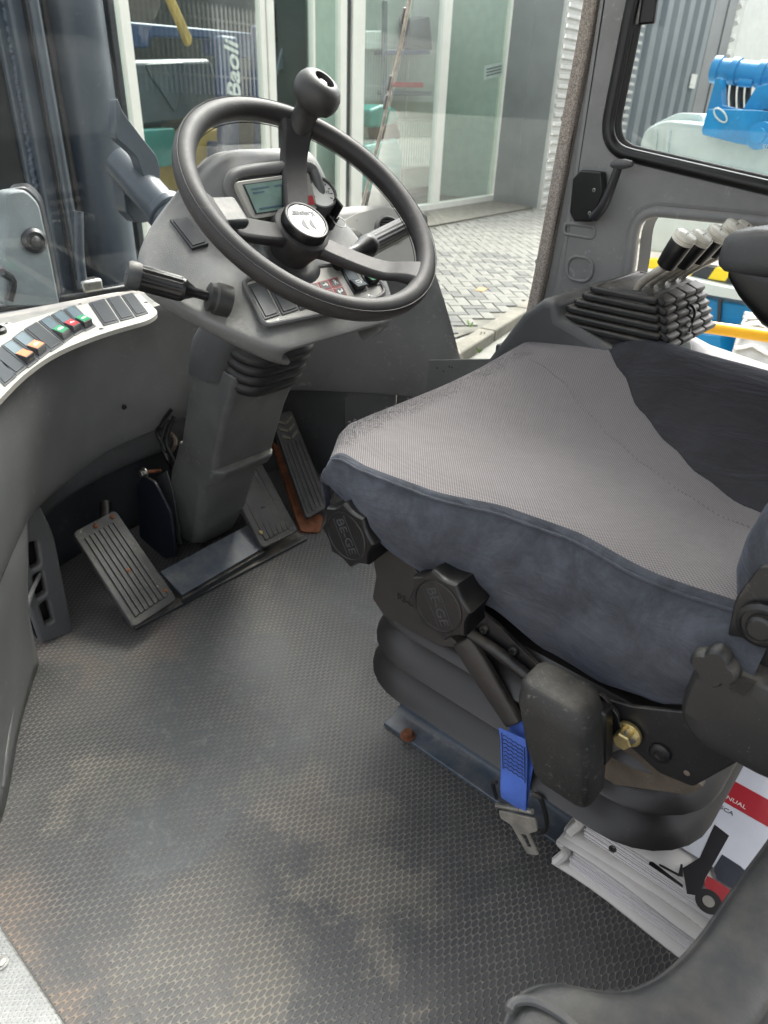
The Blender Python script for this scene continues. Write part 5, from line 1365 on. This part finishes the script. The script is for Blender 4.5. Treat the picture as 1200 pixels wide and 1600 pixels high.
# lug plate in front of the mast
lug = thing('mast_lug', PY(40, 470, 1.9), 'pale grey steel lug plate with a round bolt low in front of the mast', 'bracket')
lp_ = roundpoly([PY(a, b, 1.9) for a, b in ((8, 300), (40, 296), (62, 318), (70, 355), (80, 400), (95, 480), (8, 480), (4, 400), (12, 340))], .015, 4)
M['lugpaint'] = mat('faded lug paint', L(120, 128, 130), .5, vary=.15, wear=.4, dust=.2)
MB().prism(lp_, (0, .05, 0)).build('plate', M['lugpaint'], lug, bevel=.006)
MB().prism([p + V((.03, .06, 0)) for p in lp_], (.045, .08, 0)).build('rear_cheek', M['mastdark'], lug, bevel=.004)
MB().lathe(PY(52, 376, 1.9), (-.1, -1, .1), [(.030, 0), (.030, .012), (.022, .02), (.021, .012), (.013, .012), (.012, .02), (.006, .022), (0, .022)], 28, cap=False).build('bolt', M['mastdark'], lug)
MB().tube([PY(14, 470, 1.88), PY(20, 440, 1.88), PY(2, 425, 1.87)], .01, 8, sub=4).build('hose', M['black'], lug)
# tilt link between mast and cab front
lk = thing('tilt_cylinder', PY(240, 345, 1.8), 'blue grey tilt cylinder with forked link behind the steering console', 'hydraulic cylinder')
MB().tube([PY(190, 255, 1.90), PY(230, 300, 1.80), PY(270, 345, 1.72), PY(300, 380, 1.66)], [.047, .047], 24, sub=4).build('cylinder_body', M['mastpaint'], lk)
MB().prism(roundpoly([PY(a, b, 1.86) for a, b in ((186, 240), (205, 262), (225, 300), (240, 345), (215, 350), (196, 330))], .012, 4), (0, .05, 0)).build('clevis_cheek', M['mastpaint'], lk, bevel=.006)
MB().prism(roundpoly([PY(a, b, 1.78) for a, b in ((182, 150), (192, 175), (222, 215), (246, 245), (252, 275), (238, 288), (226, 280), (214, 245), (196, 228), (180, 215))], .012, 4), (0, .035, 0)).build('link_arm', M['mastpaint'], lk, bevel=.006)
MB().lathe(PY(252, 322, 1.755), (PY(285, 360, 1.69) - PY(252, 322, 1.755)), [(.048, 0), (.054, .004), (.054, .02), (.050, .024)], 28).build('gland', M['mastpaint'], lk)
MB().lathe(PY(262, 318, 1.72), (PY(300, 350, 1.70) - PY(262, 318, 1.72)), [(.030, 0), (.030, .10)], 24).build('piston_rod', M['steel'], lk)
# front chassis plate under the windscreen
ch = MB(); ch.box((1.0, 1.72, .30), (1.3, .5, .2)); setp(ch.build('chassis', M['mastdark'], bevel=.01), 'dark front chassis plate below the windscreen', 'chassis')

# ================================================================== YARD: PAVERS, KERB
FB0 = PZ(540, 350, GZ); FB1 = PZ(770, 314, GZ)
fd = V((FB1.x - FB0.x, FB1.y - FB0.y, 0)).normalized(); fn = V((fd.y, -fd.x, 0)); fn = fn if fn.y < 0 else -fn    # outward normal, towards the truck
pav = thing('pavement', (8, 5, GZ), None, None, kind='structure')
MB().add([(-12, 3.5, GZ - .012), (30, 3.5, GZ - .012), (30, 9.3, GZ - .012), (-12, 9.3, GZ - .012)], [(0, 1, 2, 3)]).build('sand_bed', M['sand'], pav, smooth=False)
bl2, bw2 = .235, .117
br = MB(); br.box((0, 0, 0), (bl2 - .012, bw2 - .012, .06)); bme = br.mesh('brick')
bme.materials.append(M['paver'])
dark = mat('dark paver', L(98, 98, 95), .9, vary=.18, vscale=3, grain=.5, gscale=150)
br2 = bme.copy(); br2.materials.clear(); br2.materials.append(dark)
cand = []
ca = radians(45 + 4)
def vis(p):
    d = p - CAM; f = d.dot(FWD)
    if f <= 0: return None
    return 600 + FPX * d.dot(CX) / f, 800 - FPX * d.dot(CY) / f
for i in range(-70, 90):
    for j in range(-70, 90):
        for kind_ in (0, 1):
            # herringbone: pairs of bricks stepping diagonally
            bx_ = (i * 1.0 + j * 2.0 - (0)) * bw2; by_ = (i * 1.0 - 0 * j) * bw2
            if kind_ == 0: lx_, ly_, r_ = bx_ + bw2, by_ + bw2 / 2, 0
            else: lx_, ly_, r_ = bx_ + bw2 * 2.5, by_ + bw2 * 1.0 - bw2 * 0, pi / 2
            x = 7.5 + lx_ * cos(ca) - ly_ * sin(ca); y = 5.2 + lx_ * sin(ca) + ly_ * cos(ca)
            pass
# herringbone on an exact lattice: vectors (1,1)w and (2,-2)w
u1 = V((bw2, bw2, 0)); u2 = V((2 * bw2, -2 * bw2, 0))
RZ = Matrix.Rotation(ca, 3, 'Z')
for i in range(-60, 61):
    for j in range(-30, 31):
        o_ = u1 * i + u2 * j
        for (c_, r_) in ((V((bw2, bw2 / 2, 0)), 0.0), (V((bw2 / 2, bw2 * 2, 0)) , pi / 2)):
            p = V((9.0, 5.3, GZ - .03)) + RZ @ (o_ + c_)
            if not (4.2 < p.x < 13.4): continue
            if p.y < 3.62 + .05 * (p.x - 5) or p.y > 7.25 + .035 * (p.x - 9): continue
            v_ = vis(p)
            if v_ is None or not (560 < v_[0] < 870): continue
            cand.append(((p - CAM).length, p, r_))
cand.sort(key=lambda t: t[0])
random.seed(12)
far_ = MB()
for n_, (d, p, r_) in enumerate(cand):
    v_ = vis(p)
    p = p + V((0, 0, random.uniform(-.002, .002)))
    if len([1]) and n_ < 300:
        o = bpy.data.objects.new('brick', bme if random.random() < .65 else br2); COL.objects.link(o); o.parent = pav; o.location = p - ORG[pav]
        o.rotation_euler = (random.uniform(-.006, .006), random.uniform(-.006, .006), ca + r_)
    else:
        far_.box(p, (bl2 - .012, bw2 - .012, .06), Matrix.Rotation(ca + r_, 3, 'Z'))
if far_.v:
    o = far_.build('brick_rest', M['paver'], pav, smooth=False); o['kind'] = 'stuff'
setp(MB().box(PZ(752, 452, GZ + .004) , (.16, .09, .004), Matrix.Rotation(.3, 3, 'Z')).build('rust_stain', mat('orange stain', L(206, 142, 96), .9, vary=.3, vscale=30), pav), None)
kd = (PZ(812, 498, GZ) - PZ(740, 545, GZ)); kd.z = 0; kd.normalize()
kb_ = thing('kerb', PZ(780, 515, GZ), 'weathered concrete kerb with weeds along the pavement edge', 'kerb')
kc0 = PZ(780, 522, GZ) - kd * 6
kn_ = V((-kd.y, kd.x, 0)); kn_ = kn_ if kn_.y > 0 else -kn_
for i in range(14):
    p = kc0 + kd * (i * .9)
    MB().box(p + V((0, 0, .015)) + kn_ * .06, (.885, .15, .11), Matrix.Rotation(atan2(kd.y, kd.x), 3, 'Z')).build('kerb_stone', M['concrete'], kb_, bevel=.015)
random.seed(9)
for i, (a, b) in enumerate(((752, 535), (749, 552), (735, 512), (757, 528))):
    q = PZ(a, b, GZ + .02); wd_ = thing('weed', q, ['small green weed in the kerb joint nearest the seat cushion', 'low pale weed below the kerb edge', 'dry weed tuft on the paver edge by the dashboard', 'thin grass tuft on top of the kerb'][i], 'weed', 'weeds along the kerb')
    for k_ in range(7):
        a_ = random.uniform(0, 2 * pi); l_ = random.uniform(.04, .1); d = V((cos(a_), sin(a_), 1.1)).normalized()
        e = d.cross(V((0, 0, 1))).normalized() * .012
        MB().add([q, q + d * l_ * .5 + e, q + d * l_, q + d * l_ * .5 - e], [(0, 1, 2, 3)]).build('leaf', M['leaf'], wd_, smooth=False)

# ================================================================== SHOWROOM BUILDING
bld = thing('showroom', (11, 8.8, GZ), 'showroom front with white framed tall panes and grey metal cladding', 'building')
F0 = V((FB0.x, FB0.y, GZ)) - fd * 12
def fp(px, py=200):       # along-facade coordinate of a photo column
    p = PP(px, py, FB0, fn); return (p - F0).dot(fd)
def fw(s_, h, d=0): return F0 + fd * s_ + V((0, 0, h)) - fn * d
RF = Matrix((fd, -fn, V((0, 0, 1)))).transposed()
def fbox(name, s0, s1, h0, h1, d0, d1, material, parent=bld, bev=.008): 
    return MB().box(fw((s0 + s1) / 2, (h0 + h1) / 2, (d0 + d1) / 2), (s1 - s0, d1 - d0, h1 - h0), RF).build(name, M[material], parent, bevel=bev)
HT = 4.2
sC = fp(793, 80)
mull = [(fp(-330), fp(-318)), (fp(-80), fp(-66)), (fp(196, 100), fp(211, 100)), (fp(410, 100), fp(418, 100)), (fp(419, 100), fp(430, 100)), (fp(531, 100), fp(541, 100)), (fp(551, 100), fp(570, 100)), (fp(685, 150), fp(697, 150)), (fp(786, 150), fp(793, 150))]
mull.insert(5, (fp(490, 60), fp(493, 60)))
for i, (a, b) in enumerate(mull): fbox('mullion', a, b, .12, HT, (.0 if i % 2 else -.015), .09, 'alum')
fbox('door_gasket', fp(542, 100), fp(550, 100), .12, HT, .03, .08, 'lowdark')
fbox('bottom_rail', mull[0][0], sC, .0, .12, -.03, .10, 'alum')
fbox('head_rail', mull[0][0], sC, HT, HT + .3, -.03, .10, 'alum')
for (a, b) in zip(mull, mull[1:]):
    if b[0] - a[1] < .1: continue
    MB().sheet([fw(a[1], .12, .04), fw(b[0], .12, .04), fw(b[0], HT, .04), fw(a[1], HT, .04)]).build('pane', M['shopglass'], bld, smooth=False)
# concrete plinth strip in front
MB().prism([fw(0, .0, -1.05), fw(sC + 2, .0, -1.05), fw(sC + .1, .0, -.03), fw(0, .0, -.03)], (0, 0, .02)).build('plinth', M['concrete'], bld, bevel=.005)
# room inside
fbox('room_floor', 0, sC, -.02, .01, .12, 6, 'concrete', bev=0)
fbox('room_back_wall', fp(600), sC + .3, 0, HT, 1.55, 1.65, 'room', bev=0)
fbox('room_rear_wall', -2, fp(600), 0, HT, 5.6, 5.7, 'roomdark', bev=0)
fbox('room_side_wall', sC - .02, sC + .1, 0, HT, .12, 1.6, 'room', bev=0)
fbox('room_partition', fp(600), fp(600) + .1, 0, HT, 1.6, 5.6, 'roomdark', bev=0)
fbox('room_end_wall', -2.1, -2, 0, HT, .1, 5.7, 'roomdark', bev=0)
fbox('skirting', fp(600) + .2, sC - .05, .01, .14, 1.53, 1.56, 'lowdark', bev=.004)
fbox('wall_pipe', fp(735), fp(735) + .03, .2, HT, 1.48, 1.51, 'radiator', bev=.01)
# radiator
def inr(px, py, d): # photo point on a plane d behind the facade
    p = PP(px, py, FB0 - fn * d, fn); return (p - F0).dot(fd), p.z - GZ
rad = thing('radiator', fw(inr(665, 260, 1.45)[0], .3, 1.45), 'pale ribbed radiator on the back wall behind the glass', 'radiator')
r0, zt_ = inr(622, 182, 1.42); r1, zb_ = inr(710, 268, 1.42)
zt_ = inr(665, 188, 1.42)[1]; zb_ = inr(665, 262, 1.42)[1]
MB().box(fw((r0 + r1) / 2, (zt_ + zb_) / 2, 1.47), (r1 - r0, .05, zt_ - zb_), RF).build('body', M['radiator'], rad, bevel=.01)
nr = 26
for i in range(nr):
    s_ = r0 + (r1 - r0) * (i + .5) / nr; MB().box(fw(s_, (zt_ + zb_) / 2, 1.435), ((r1 - r0) / nr * .5, .03, (zt_ - zb_) * .94), RF).build('rib', M['radiator'], rad, bevel=.006)
MB().box(fw((r0 + r1) / 2, zt_ + .01, 1.46), (r1 - r0 + .02, .10, .02), RF).build('top_grille', M['radiator'], rad)
MB().cyl(fw(r1, zt_ - .06, 1.46), fw(r1 + .16, zt_ - .06, 1.46), .03, n=14).build('valve', M['radiator'], rad)
# socket with cable
sk = thing('wall_socket', fw(inr(745, 260, 1.5)[0], .4, 1.53), 'dark wall socket with a trailing cable at the right of the radiator', 'socket')
s_, z_ = inr(746, 262, 1.53)
MB().box(fw(s_, z_, 1.535), (.2, .03, .14), RF).build('box', M['black'], sk, bevel=.01)
MB().tube([fw(s_, z_ - .05, 1.5), fw(s_ - .05, z_ - .35, 1.45), fw(s_ - .3, .03, 1.2), fw(s_ - .9, .02, 1.0), fw(s_ - 1.3, .02, .7)], .012, 8, sub=6).build('cable', M['black'], sk)
# notice on the glass
nt_ = thing('window_notice', fw(inr(772, 115, 0)[0], 2, 0), 'small pale notice with grey lines on the right hand pane', 'notice')
q_ = [PP(a, b, FB0 + fn * -.028, fn) for a, b in ((757, 103), (786, 96), (784, 118), (756, 125))]
MB().prism(q_, fn * .004).build('sheet', mat('pale notice', L(176, 196, 186), .7), nt_, smooth=False)
for i in range(3):
    t = .25 + .22 * i; MB().prism([lerp4(q_, .1, t) + fn * .005, lerp4(q_, .92, t) + fn * .005, lerp4(q_, .92, t + .08) + fn * .005, lerp4(q_, .1, t + .08) + fn * .005], fn * .002).build('printed_line', M['ink'], nt_, smooth=False)
# floor scrubber
def ipt(px, py, d): return PP(px, py, FB0 - fn * d, fn)
sc = thing('floor_scrubber', fw(inr(600, 300, .9)[0], .02, .9), 'teal floor scrubbing machine standing left of the radiator', 'cleaning machine')
def blob_(name, pts, d, th, material, parent, bev=.05):
    return MB().prism(roundpoly([ipt(a, b, d) for a, b in pts], .06, 4), -fn * th).build(name, M[material], parent, bevel=bev)
blob_('tank', [(578, 172), (600, 163), (618, 170), (624, 185), (612, 198), (580, 200)], .7, .45, 'teal', sc)
blob_('body', [(572, 228), (622, 216), (630, 240), (626, 290), (590, 308), (568, 300)], .6, .6, 'teal', sc)
blob_('seat', [(600, 195), (620, 192), (628, 215), (605, 225)], .65, .4, 'black', sc, .03)
blob_('skirt', [(575, 300), (625, 285), (640, 315), (580, 318)], .55, .5, 'lowdark', sc, .03)
shf = thing('shelf', fw(inr(640, 150, 1.2)[0], .02, 1.2), 'orange fronted shelf with dark boxes above the radiator', 'shelf')
blob_('orange_beam', [(616, 128), (662, 129), (662, 137), (616, 136)], 1.2, .06, 'redpaint', shf, .01)
blob_('lower_beam', [(610, 142), (676, 143), (676, 149), (610, 149)], 1.2, .3, 'lens', shf, .01)
blob_('upper_beam', [(605, 78), (672, 78), (672, 85), (605, 86)], 1.2, .3, 'navy', shf, .01)
blob_('storage_box', [(640, 30), (672, 25), (676, 78), (645, 78)], 1.25, .25, 'roomdark', shf, .02)
blob_('storage_bin', [(572, 48), (602, 48), (602, 76), (572, 78)], 1.3, .2, 'hood', shf, .02)
blob_('post', [(600, 0), (606, 0), (604, 200), (598, 200)], 1.25, .05, 'lens', shf, .01)
# forklift inside behind the left pane
fk = thing('forklift', fw(inr(300, 300, 2)[0], .02, 2.2), 'navy forklift with white lettering on its mast inside the showroom', 'forklift')
blob_('overhead_beam', [(190, 33), (400, 52), (400, 92), (330, 88), (330, 60), (235, 58), (235, 75), (190, 76)], 1.6, .2, 'navy', fk, .03)
blob_('side_panel', [(345, 55), (372, 58), (376, 300), (350, 300)], 1.3, .15, 'navy', fk, .03)
p_ = ipt(365, 112, 1.285); tx = (ipt(362, 70, 1.285) - ipt(367, 150, 1.285)).normalized()
text('mast_lettering', 'Baoli', p_, tx, fn.cross(tx), .36, M['text'], fk, ext=.004, shear=.25, bold=.006)
blob_('rear_post', [(398, 40), (404, 40), (408, 300), (402, 300)], 1.4, .1, 'navy', fk, .02)
blob_('hood', [(205, 95), (330, 92), (345, 140), (332, 185), (220, 200), (205, 150)], 1.9, .7, 'mastpaint', fk, .1)  # trapezoid is a reflection in the pane, built here as solid bodywork
blob_('reflection_crease', [(225, 100), (290, 97), (275, 178)], 1.87, .03, 'mastpaint', fk, .01)  # facet of the same reflection, also built solid
blob_('yellow_boom', [(255, -20), (266, -20), (302, 62), (296, 76)], 1.2, .08, 'ochre', fk, .02)
blob_('seat_base', [(285, 205), (345, 200), (340, 300), (280, 300)], 1.8, .5, 'ochre', fk, .06)
blob_('counterweight', [(190, 205), (275, 200), (270, 260), (190, 265)], 1.7, .5, 'paleteal', fk, .08)
blob_('front_cowl', [(342, 220), (400, 240), (400, 300), (342, 300)], 1.5, .3, 'navy', fk, .05)
tl = thing('roof_guard', fw(inr(450, 100, 2.6)[0], .02, 2.6), 'dark tubular machine frame with warning light behind the double mullion', 'machine')
for k_, (a, b) in enumerate((((428, 130), (462, -10)), ((436, 110), (455, 50)), ((455, 50), (452, 60)), ((440, 108), (455, 62)))):
    MB().tube([ipt(*a, 2.2), ipt(*b, 2.2)], .03, 8).build('tube', M['lens'], tl)
blob_('mast_channel', [(430, 0), (455, 0), (440, 45), (425, 80)], 2.3, .2, 'black', tl, .02)
blob_('warning_light', [(470, 28), (480, 25), (472, 58), (466, 58)], 2.1, .1, 'hood', tl, .02)
blob_('light_lens', [(466, 52), (471, 52), (470, 58), (465, 58)], 2.05, .1, 'redpaint', tl, .01)
blob_('teal_case', [(485, 215), (522, 215), (522, 290), (485, 290)], 1.6, .3, 'teal', tl, .05)
# splayed grey flashing at the right end, then ribbed cladding
c0_ = fw(sC, 0, -.02); c1_ = PZ(830, 328, GZ); c1_ = V((c1_.x + .25, c1_.y, GZ))
n0 = (c1_ - c0_); n0.z = 0
pn = V((-n0.y, n0.x, 0)).normalized()
seam = .46
for a, b in ((0, seam - .004), (seam + .004, 1)):
    MB().prism([c0_ + n0 * a, c0_ + n0 * b, c0_ + n0 * b + V((0, 0, HT + .3)), c0_ + n0 * a + V((0, 0, HT + .3))], pn * .03).build('flashing', M['greywall'], bld, bevel=.006)
def hclad(name, p0, p1, h0, h1, pitch, amp, material, parent):
    d = V((p1.x - p0.x, p1.y - p0.y, 0)); nn_ = V((d.y, -d.x, 0)).normalized(); nn_ = nn_ if nn_.dot(CAM - p0) > 0 else -nn_
    prof_ = []
    z = h0
    while z < h1:
        for f, o_ in ((0, 0), (.35, 0), (.5, amp), (.85, amp)): prof_.append((z + pitch * f, o_))
        z += pitch
    mm = MB(); mm.grid([[V((p0.x, p0.y, GZ + z)) + nn_ * o_, V((p1.x, p1.y, GZ + z)) + nn_ * o_] for z, o_ in prof_]); return mm.build(name, M[material], parent, smooth=False)
hclad('ribbed_cladding', c1_ + V((.02, -.02, 0)), V((17.2, c1_.y + .35, GZ)), 0, HT + .3, .15, .05, 'clad', bld)
MB().box(c1_ + V((.02, -.01, HT / 2)), (.07, .07, HT + .3)).build('corner_trim', M['clad'], bld, bevel=.005)
# further along: upright ribbed grey shed wall, flat pier, another strip of ribs
sh = thing('shed', (20, 8, GZ), 'dark grey shed wall with upright ribs seen through the dusty side window', 'building')
YS = 7.9
xa, xb = PY(975, 100, YS).x, PY(1092, 100, YS).x
mm = MB(); pr_ = []; x = xa; pt_ = (xb - xa) / 7
while x < xb - .01:
    for f, o_ in ((0, 0), (.3, 0), (.42, -.10), (.88, -.10)): pr_.append((x + pt_ * f, o_))
    x += pt_
mm.grid([[V((a, YS + o_, GZ)), V((a, YS + o_, GZ + 7))] for a, o_ in pr_]); mm.build('ribbed_wall', mat('dark shed cladding', L(120, 128, 132), .4, vary=.1, vscale=1, metal=.3), sh, smooth=False)
xc = PY(1135, 60, YS).x
MB().box(((xb + xc) / 2, YS + .05, GZ + 3.5), (xc - xb, .3, 7)).build('pier', M['greywall'], sh, bevel=.01)
MB().box((xb + (xc - xb) * .55, YS - .11, GZ + 3.5), (.04, .02, 7)).build('pier_seam', M['lowdark'], sh)
q = PY(1083, 127, YS - .12); MB().box(q, (.35, .02, .30)).build('pier_notice', M['white'], sh)
hclad('ribbed_strip', V((xc, YS, GZ)), V((PY(1158, 60, YS).x, YS + .3, GZ)), 0, 7, .36, .14, 'clad', sh)
wb = thing('white_building', (29, 9, GZ), 'bright white panelled building beyond the grey shed', 'building')
xw0 = PY(1150, 60, 9.5).x
for i in range(4):
    for j in range(3):
        MB().box((xw0 + 2.0 + i * 4.0, 9.6, GZ + 1.5 + j * 3.0), (3.94, .3, 2.94)).build('wall_panel', M['white'], wb, bevel=.02)

# ================================================================== BEHIND THE TRUCK (seen only as reflections in the shop glass; warehouse and container added to darken them)
wh = thing('backdrop', (30, -17, GZ), 'dark grey warehouse added behind the truck to darken the shop glass reflections', 'building')
M['whwall'] = mat('dark warehouse cladding', L(88, 92, 92), .7, vary=.2, vscale=.6)
for i in range(12): MB().box((4 + i * 6, -18, GZ + 5.5), (5.96, .4, 11)).build('wall_bay', M['whwall'], wh)
for i in range(5): MB().box((8 + i * 13, -17.75, GZ + 2.2), (4, .1, 4.4)).build('shutter', M['lens'], wh)
fe = thing('palisade_fence', (25, -6, GZ), 'tall pale palisade fence on a low wall behind the truck', 'fence')
MB().box((27, -6.2, GZ + .8), (38, .3, 1.6)).build('base_wall', M['concrete'], fe)
for z_ in (2.2, 3.9): MB().box((27, -6.1, GZ + z_), (38, .05, .07)).build('fence_rail', M['clad'], fe)
pk = MB(); pk.prism([V((-.045, 0, 0)), V((.045, 0, 0)), V((.045, 0, 2.6)), V((0, 0, 2.75)), V((-.045, 0, 2.6))], (0, .02, 0)); pkm = pk.mesh('picket'); pkm.materials.append(M['clad'])
for i in range(170):
    o = bpy.data.objects.new('picket', pkm); COL.objects.link(o); o.parent = fe; o.location = V((8.2 + i * .22, -6.05, GZ + 1.62)) - ORG[fe]
cn = thing('backdrop_container', (22, -10, GZ), 'navy steel container added behind the truck to fill the shop glass reflections', 'container')
for i in range(24): MB().box((16.25 + i * .5, -10 + (.04 if i % 2 else 0), GZ + 1.3), (.5, .1, 2.6)).build('side_rib', M['navy'], cn)
MB().box((22, -11.2, GZ + 1.3), (12, 2.3, 2.6)).build('body', M['navy'], cn)

# ================================================================== BLUE BOOM LIFT
bm_l = thing('boom_lift', (6.3, 1.6, GZ), 'bright blue boom lift with pale hood and pale tyres outside the right window', 'boom lift')
BX = 6.4
def lpoly(name, pts, X, th, material, bev=.02, r=.03, parent=bm_l): return MB().prism(roundpoly([PX(a, b, X) for a, b in pts], r, 4), (th, 0, 0)).build(name, M[material], parent, bevel=bev)
lpoly('hood', [(1000, 222), (1010, 200), (1040, 188), (1110, 196), (1240, 222), (1280, 330), (1000, 290)], BX, 1.2, 'hood', .04, .05)
lpoly('hood_lid', [(1018, 196), (1060, 176), (1098, 178), (1098, 205), (1045, 200)], BX + .5, .6, 'hood', .03, .04)
for x_ in (1025, 1045): 
    a, b = PX(x_, 203, BX - .012), PX(x_ - 10, 280, BX - .012); MB().tube([a, b], .02, 8).build('hood_rib', M['hood'], bm_l)
MB().box(PX(1072, 203, BX + .25), (.1, .3, .05)).build('hood_grille', M['teal'], bm_l)
lpoly('turret_cheek', [(1096, 206), (1118, 122), (1126, 122), (1128, 165), (1160, 172), (1182, 135), (1215, 128), (1215, 225), (1150, 220)], BX - .1, .12, 'genie', .015, .01)
lpoly('turret_cheek', [(1096, 206), (1118, 122), (1126, 122), (1128, 165), (1160, 172), (1182, 135), (1215, 128), (1215, 225), (1150, 220)], BX + .35, .12, 'genie', .015, .01)
lpoly('turret_base', [(1096, 210), (1106, 170), (1180, 172), (1215, 175), (1215, 235), (1150, 224)], BX - .2, .1, 'genie', .015, .02)
p0, p1 = PX(1114, 108, BX + .1), PX(1215, 118, BX + .1)
MB().cyl(p0, p1, .075, n=28).build('pivot_tube', M['genie'], bm_l)
for t in (.02, .3, .72): 
    q = p0.lerp(p1, t); MB().lathe(q, p1 - p0, [(.09, 0), (.09, .05)], 28).build('pivot_ring', M['genie'], bm_l)
for i in range(4):
    a, b = PX(1135 + i * 12, 128, BX + .2), PX(1133 + i * 12, 172, BX + .2); MB().tube([a, a.lerp(b, .5) + V((-.02, 0, 0)), b], .022, 8, sub=4).build('hose', M['black'], bm_l)
MB().cyl(PX(1154, 128, BX + .05), PX(1176, 130, BX + .05), .03, n=16).build('pin', M['genie'], bm_l)
MB().lathe(PX(1190, 212, BX - .25), (-1, 0, 0), [(.09, 0), (.09, .05), (.05, .06), (.05, .1), (0, .1)], 24, cap=False).build('slew_motor', M['genie'], bm_l)
for i in range(3): MB().tube([PX(1193 + 3 * i, 172, BX - .15), PX(1198, 180 + 3 * i, BX - .15), PX(1210, 185, BX - .15)], .015, 6, sub=3).build('hose', M['black'], bm_l)
e_ = ipt  # emblem ring on the cheek
c_ = PX(1126, 180, BX - .205)
MB().tube([c_ + V((-.006, .055 * cos(t * pi / 10) , .032 * sin(t * pi / 10) + .03 * cos(t * pi / 10))) for t in range(20)], .006, 6, closed=True).build('emblem_ring', M['hood'], bm_l)
# turntable deck with hazard edge, seen through the lower opening
DX = 5.2
lpoly('deck_side', [(1010, 300), (1250, 330), (1250, 402), (1120, 404), (1000, 392)], DX + .3, .8, 'hood', .03, .03)
lpoly('deck_step', [(1098, 360), (1130, 372), (1165, 376), (1150, 408), (1098, 402)], DX + .25, .06, 'hood', .01, .02)
seg = 9
for i in range(seg):
    x0_, x1_ = 1004 + i * 27, 1004 + (i + 1) * 27; y_ = lambda x: 405 + 28 * ((x - 1004) / 200) ** 1.2
    lpoly('hazard_stripe', [(x0_ + 6, y_(x0_)), (x1_ + 6, y_(x1_)), (x1_ - 6, y_(x1_) + 17), (x0_ - 6, y_(x0_) + 17)], DX + .1, .1, 'hazy' if i % 2 == 0 else 'lowdark', 0, .001)
lpoly('turntable_rim', [(995, 420), (1060, 432), (1120, 446), (1250, 470), (1250, 490), (1160, 470), (1080, 456), (995, 440)], DX, .5, 'hood', .02, .01)
lpoly('chassis', [(1000, 450), (1080, 462), (1250, 492), (1250, 560), (1200, 590), (1090, 590), (1040, 560), (1000, 540)], DX + .15, .9, 'genie', .03, .02)
lpoly('axle_beam', [(1075, 520), (1125, 525), (1130, 575), (1090, 600)], DX - .1, .3, 'genie', .03, .02)
lpoly('chassis_slot', [(1122, 468), (1127, 469), (1124, 510), (1120, 510)], DX + .12, .04, 'lowdark', 0, .002)
# wheel with tread lugs
whl = empty_part('wheel', bm_l)
wc2 = PX(1172, 588, 4.75); wr, ww = .36, .28
wax = (V((.25, -1, 0))).normalized()
MB().lathe(wc2 - wax * ww / 2, wax, [(wr * .62, 0), (wr * .93, .01), (wr, .05), (wr, ww - .05), (wr * .93, ww - .01), (wr * .62, ww)], 48).build('tyre', M['wtyre'], whl)
MB().lathe(wc2 + wax * (ww / 2 - .02), wax, [(wr * .62, 0), (wr * .62, .025), (wr * .5, .02), (wr * .45, -.06), (0, -.06)], 32, cap=False).build('rim', M['hood'], whl)
wu = wax.cross(V((0, 0, 1))).normalized(); wv_ = wax.cross(wu)
for i in range(26):
    a = 2 * pi * i / 26; rd = wu * cos(a) + wv_ * sin(a); tg_ = wax.cross(rd)
    mm = MB(); pth = []
    for j in range(7):
        f = -1 + 2 * j / 6; pth.append(wc2 + wax * (f * ww * .47) + (wu * cos(a + .05 * sin(f * 5)) + wv_ * sin(a + .05 * sin(f * 5))) * (wr + .006))
    mm.tube(pth, .022, 6, oval=.5); mm.build('tread_lug', M['wtyre'], whl)
# ---- yellow rail outside the cab
yr = thing('yellow_rail', PX(1140, 510, 1.9), 'thick yellow steel handrail running outside below the side window', 'handrail')
MB().tube([PX(1040, 497, 1.9), PX(1085, 508, 1.9), PX(1140, 516, 1.9), PX(1260, 534, 1.9)], .0155, 16, sub=4).build('pipe', M['yellow'], yr)
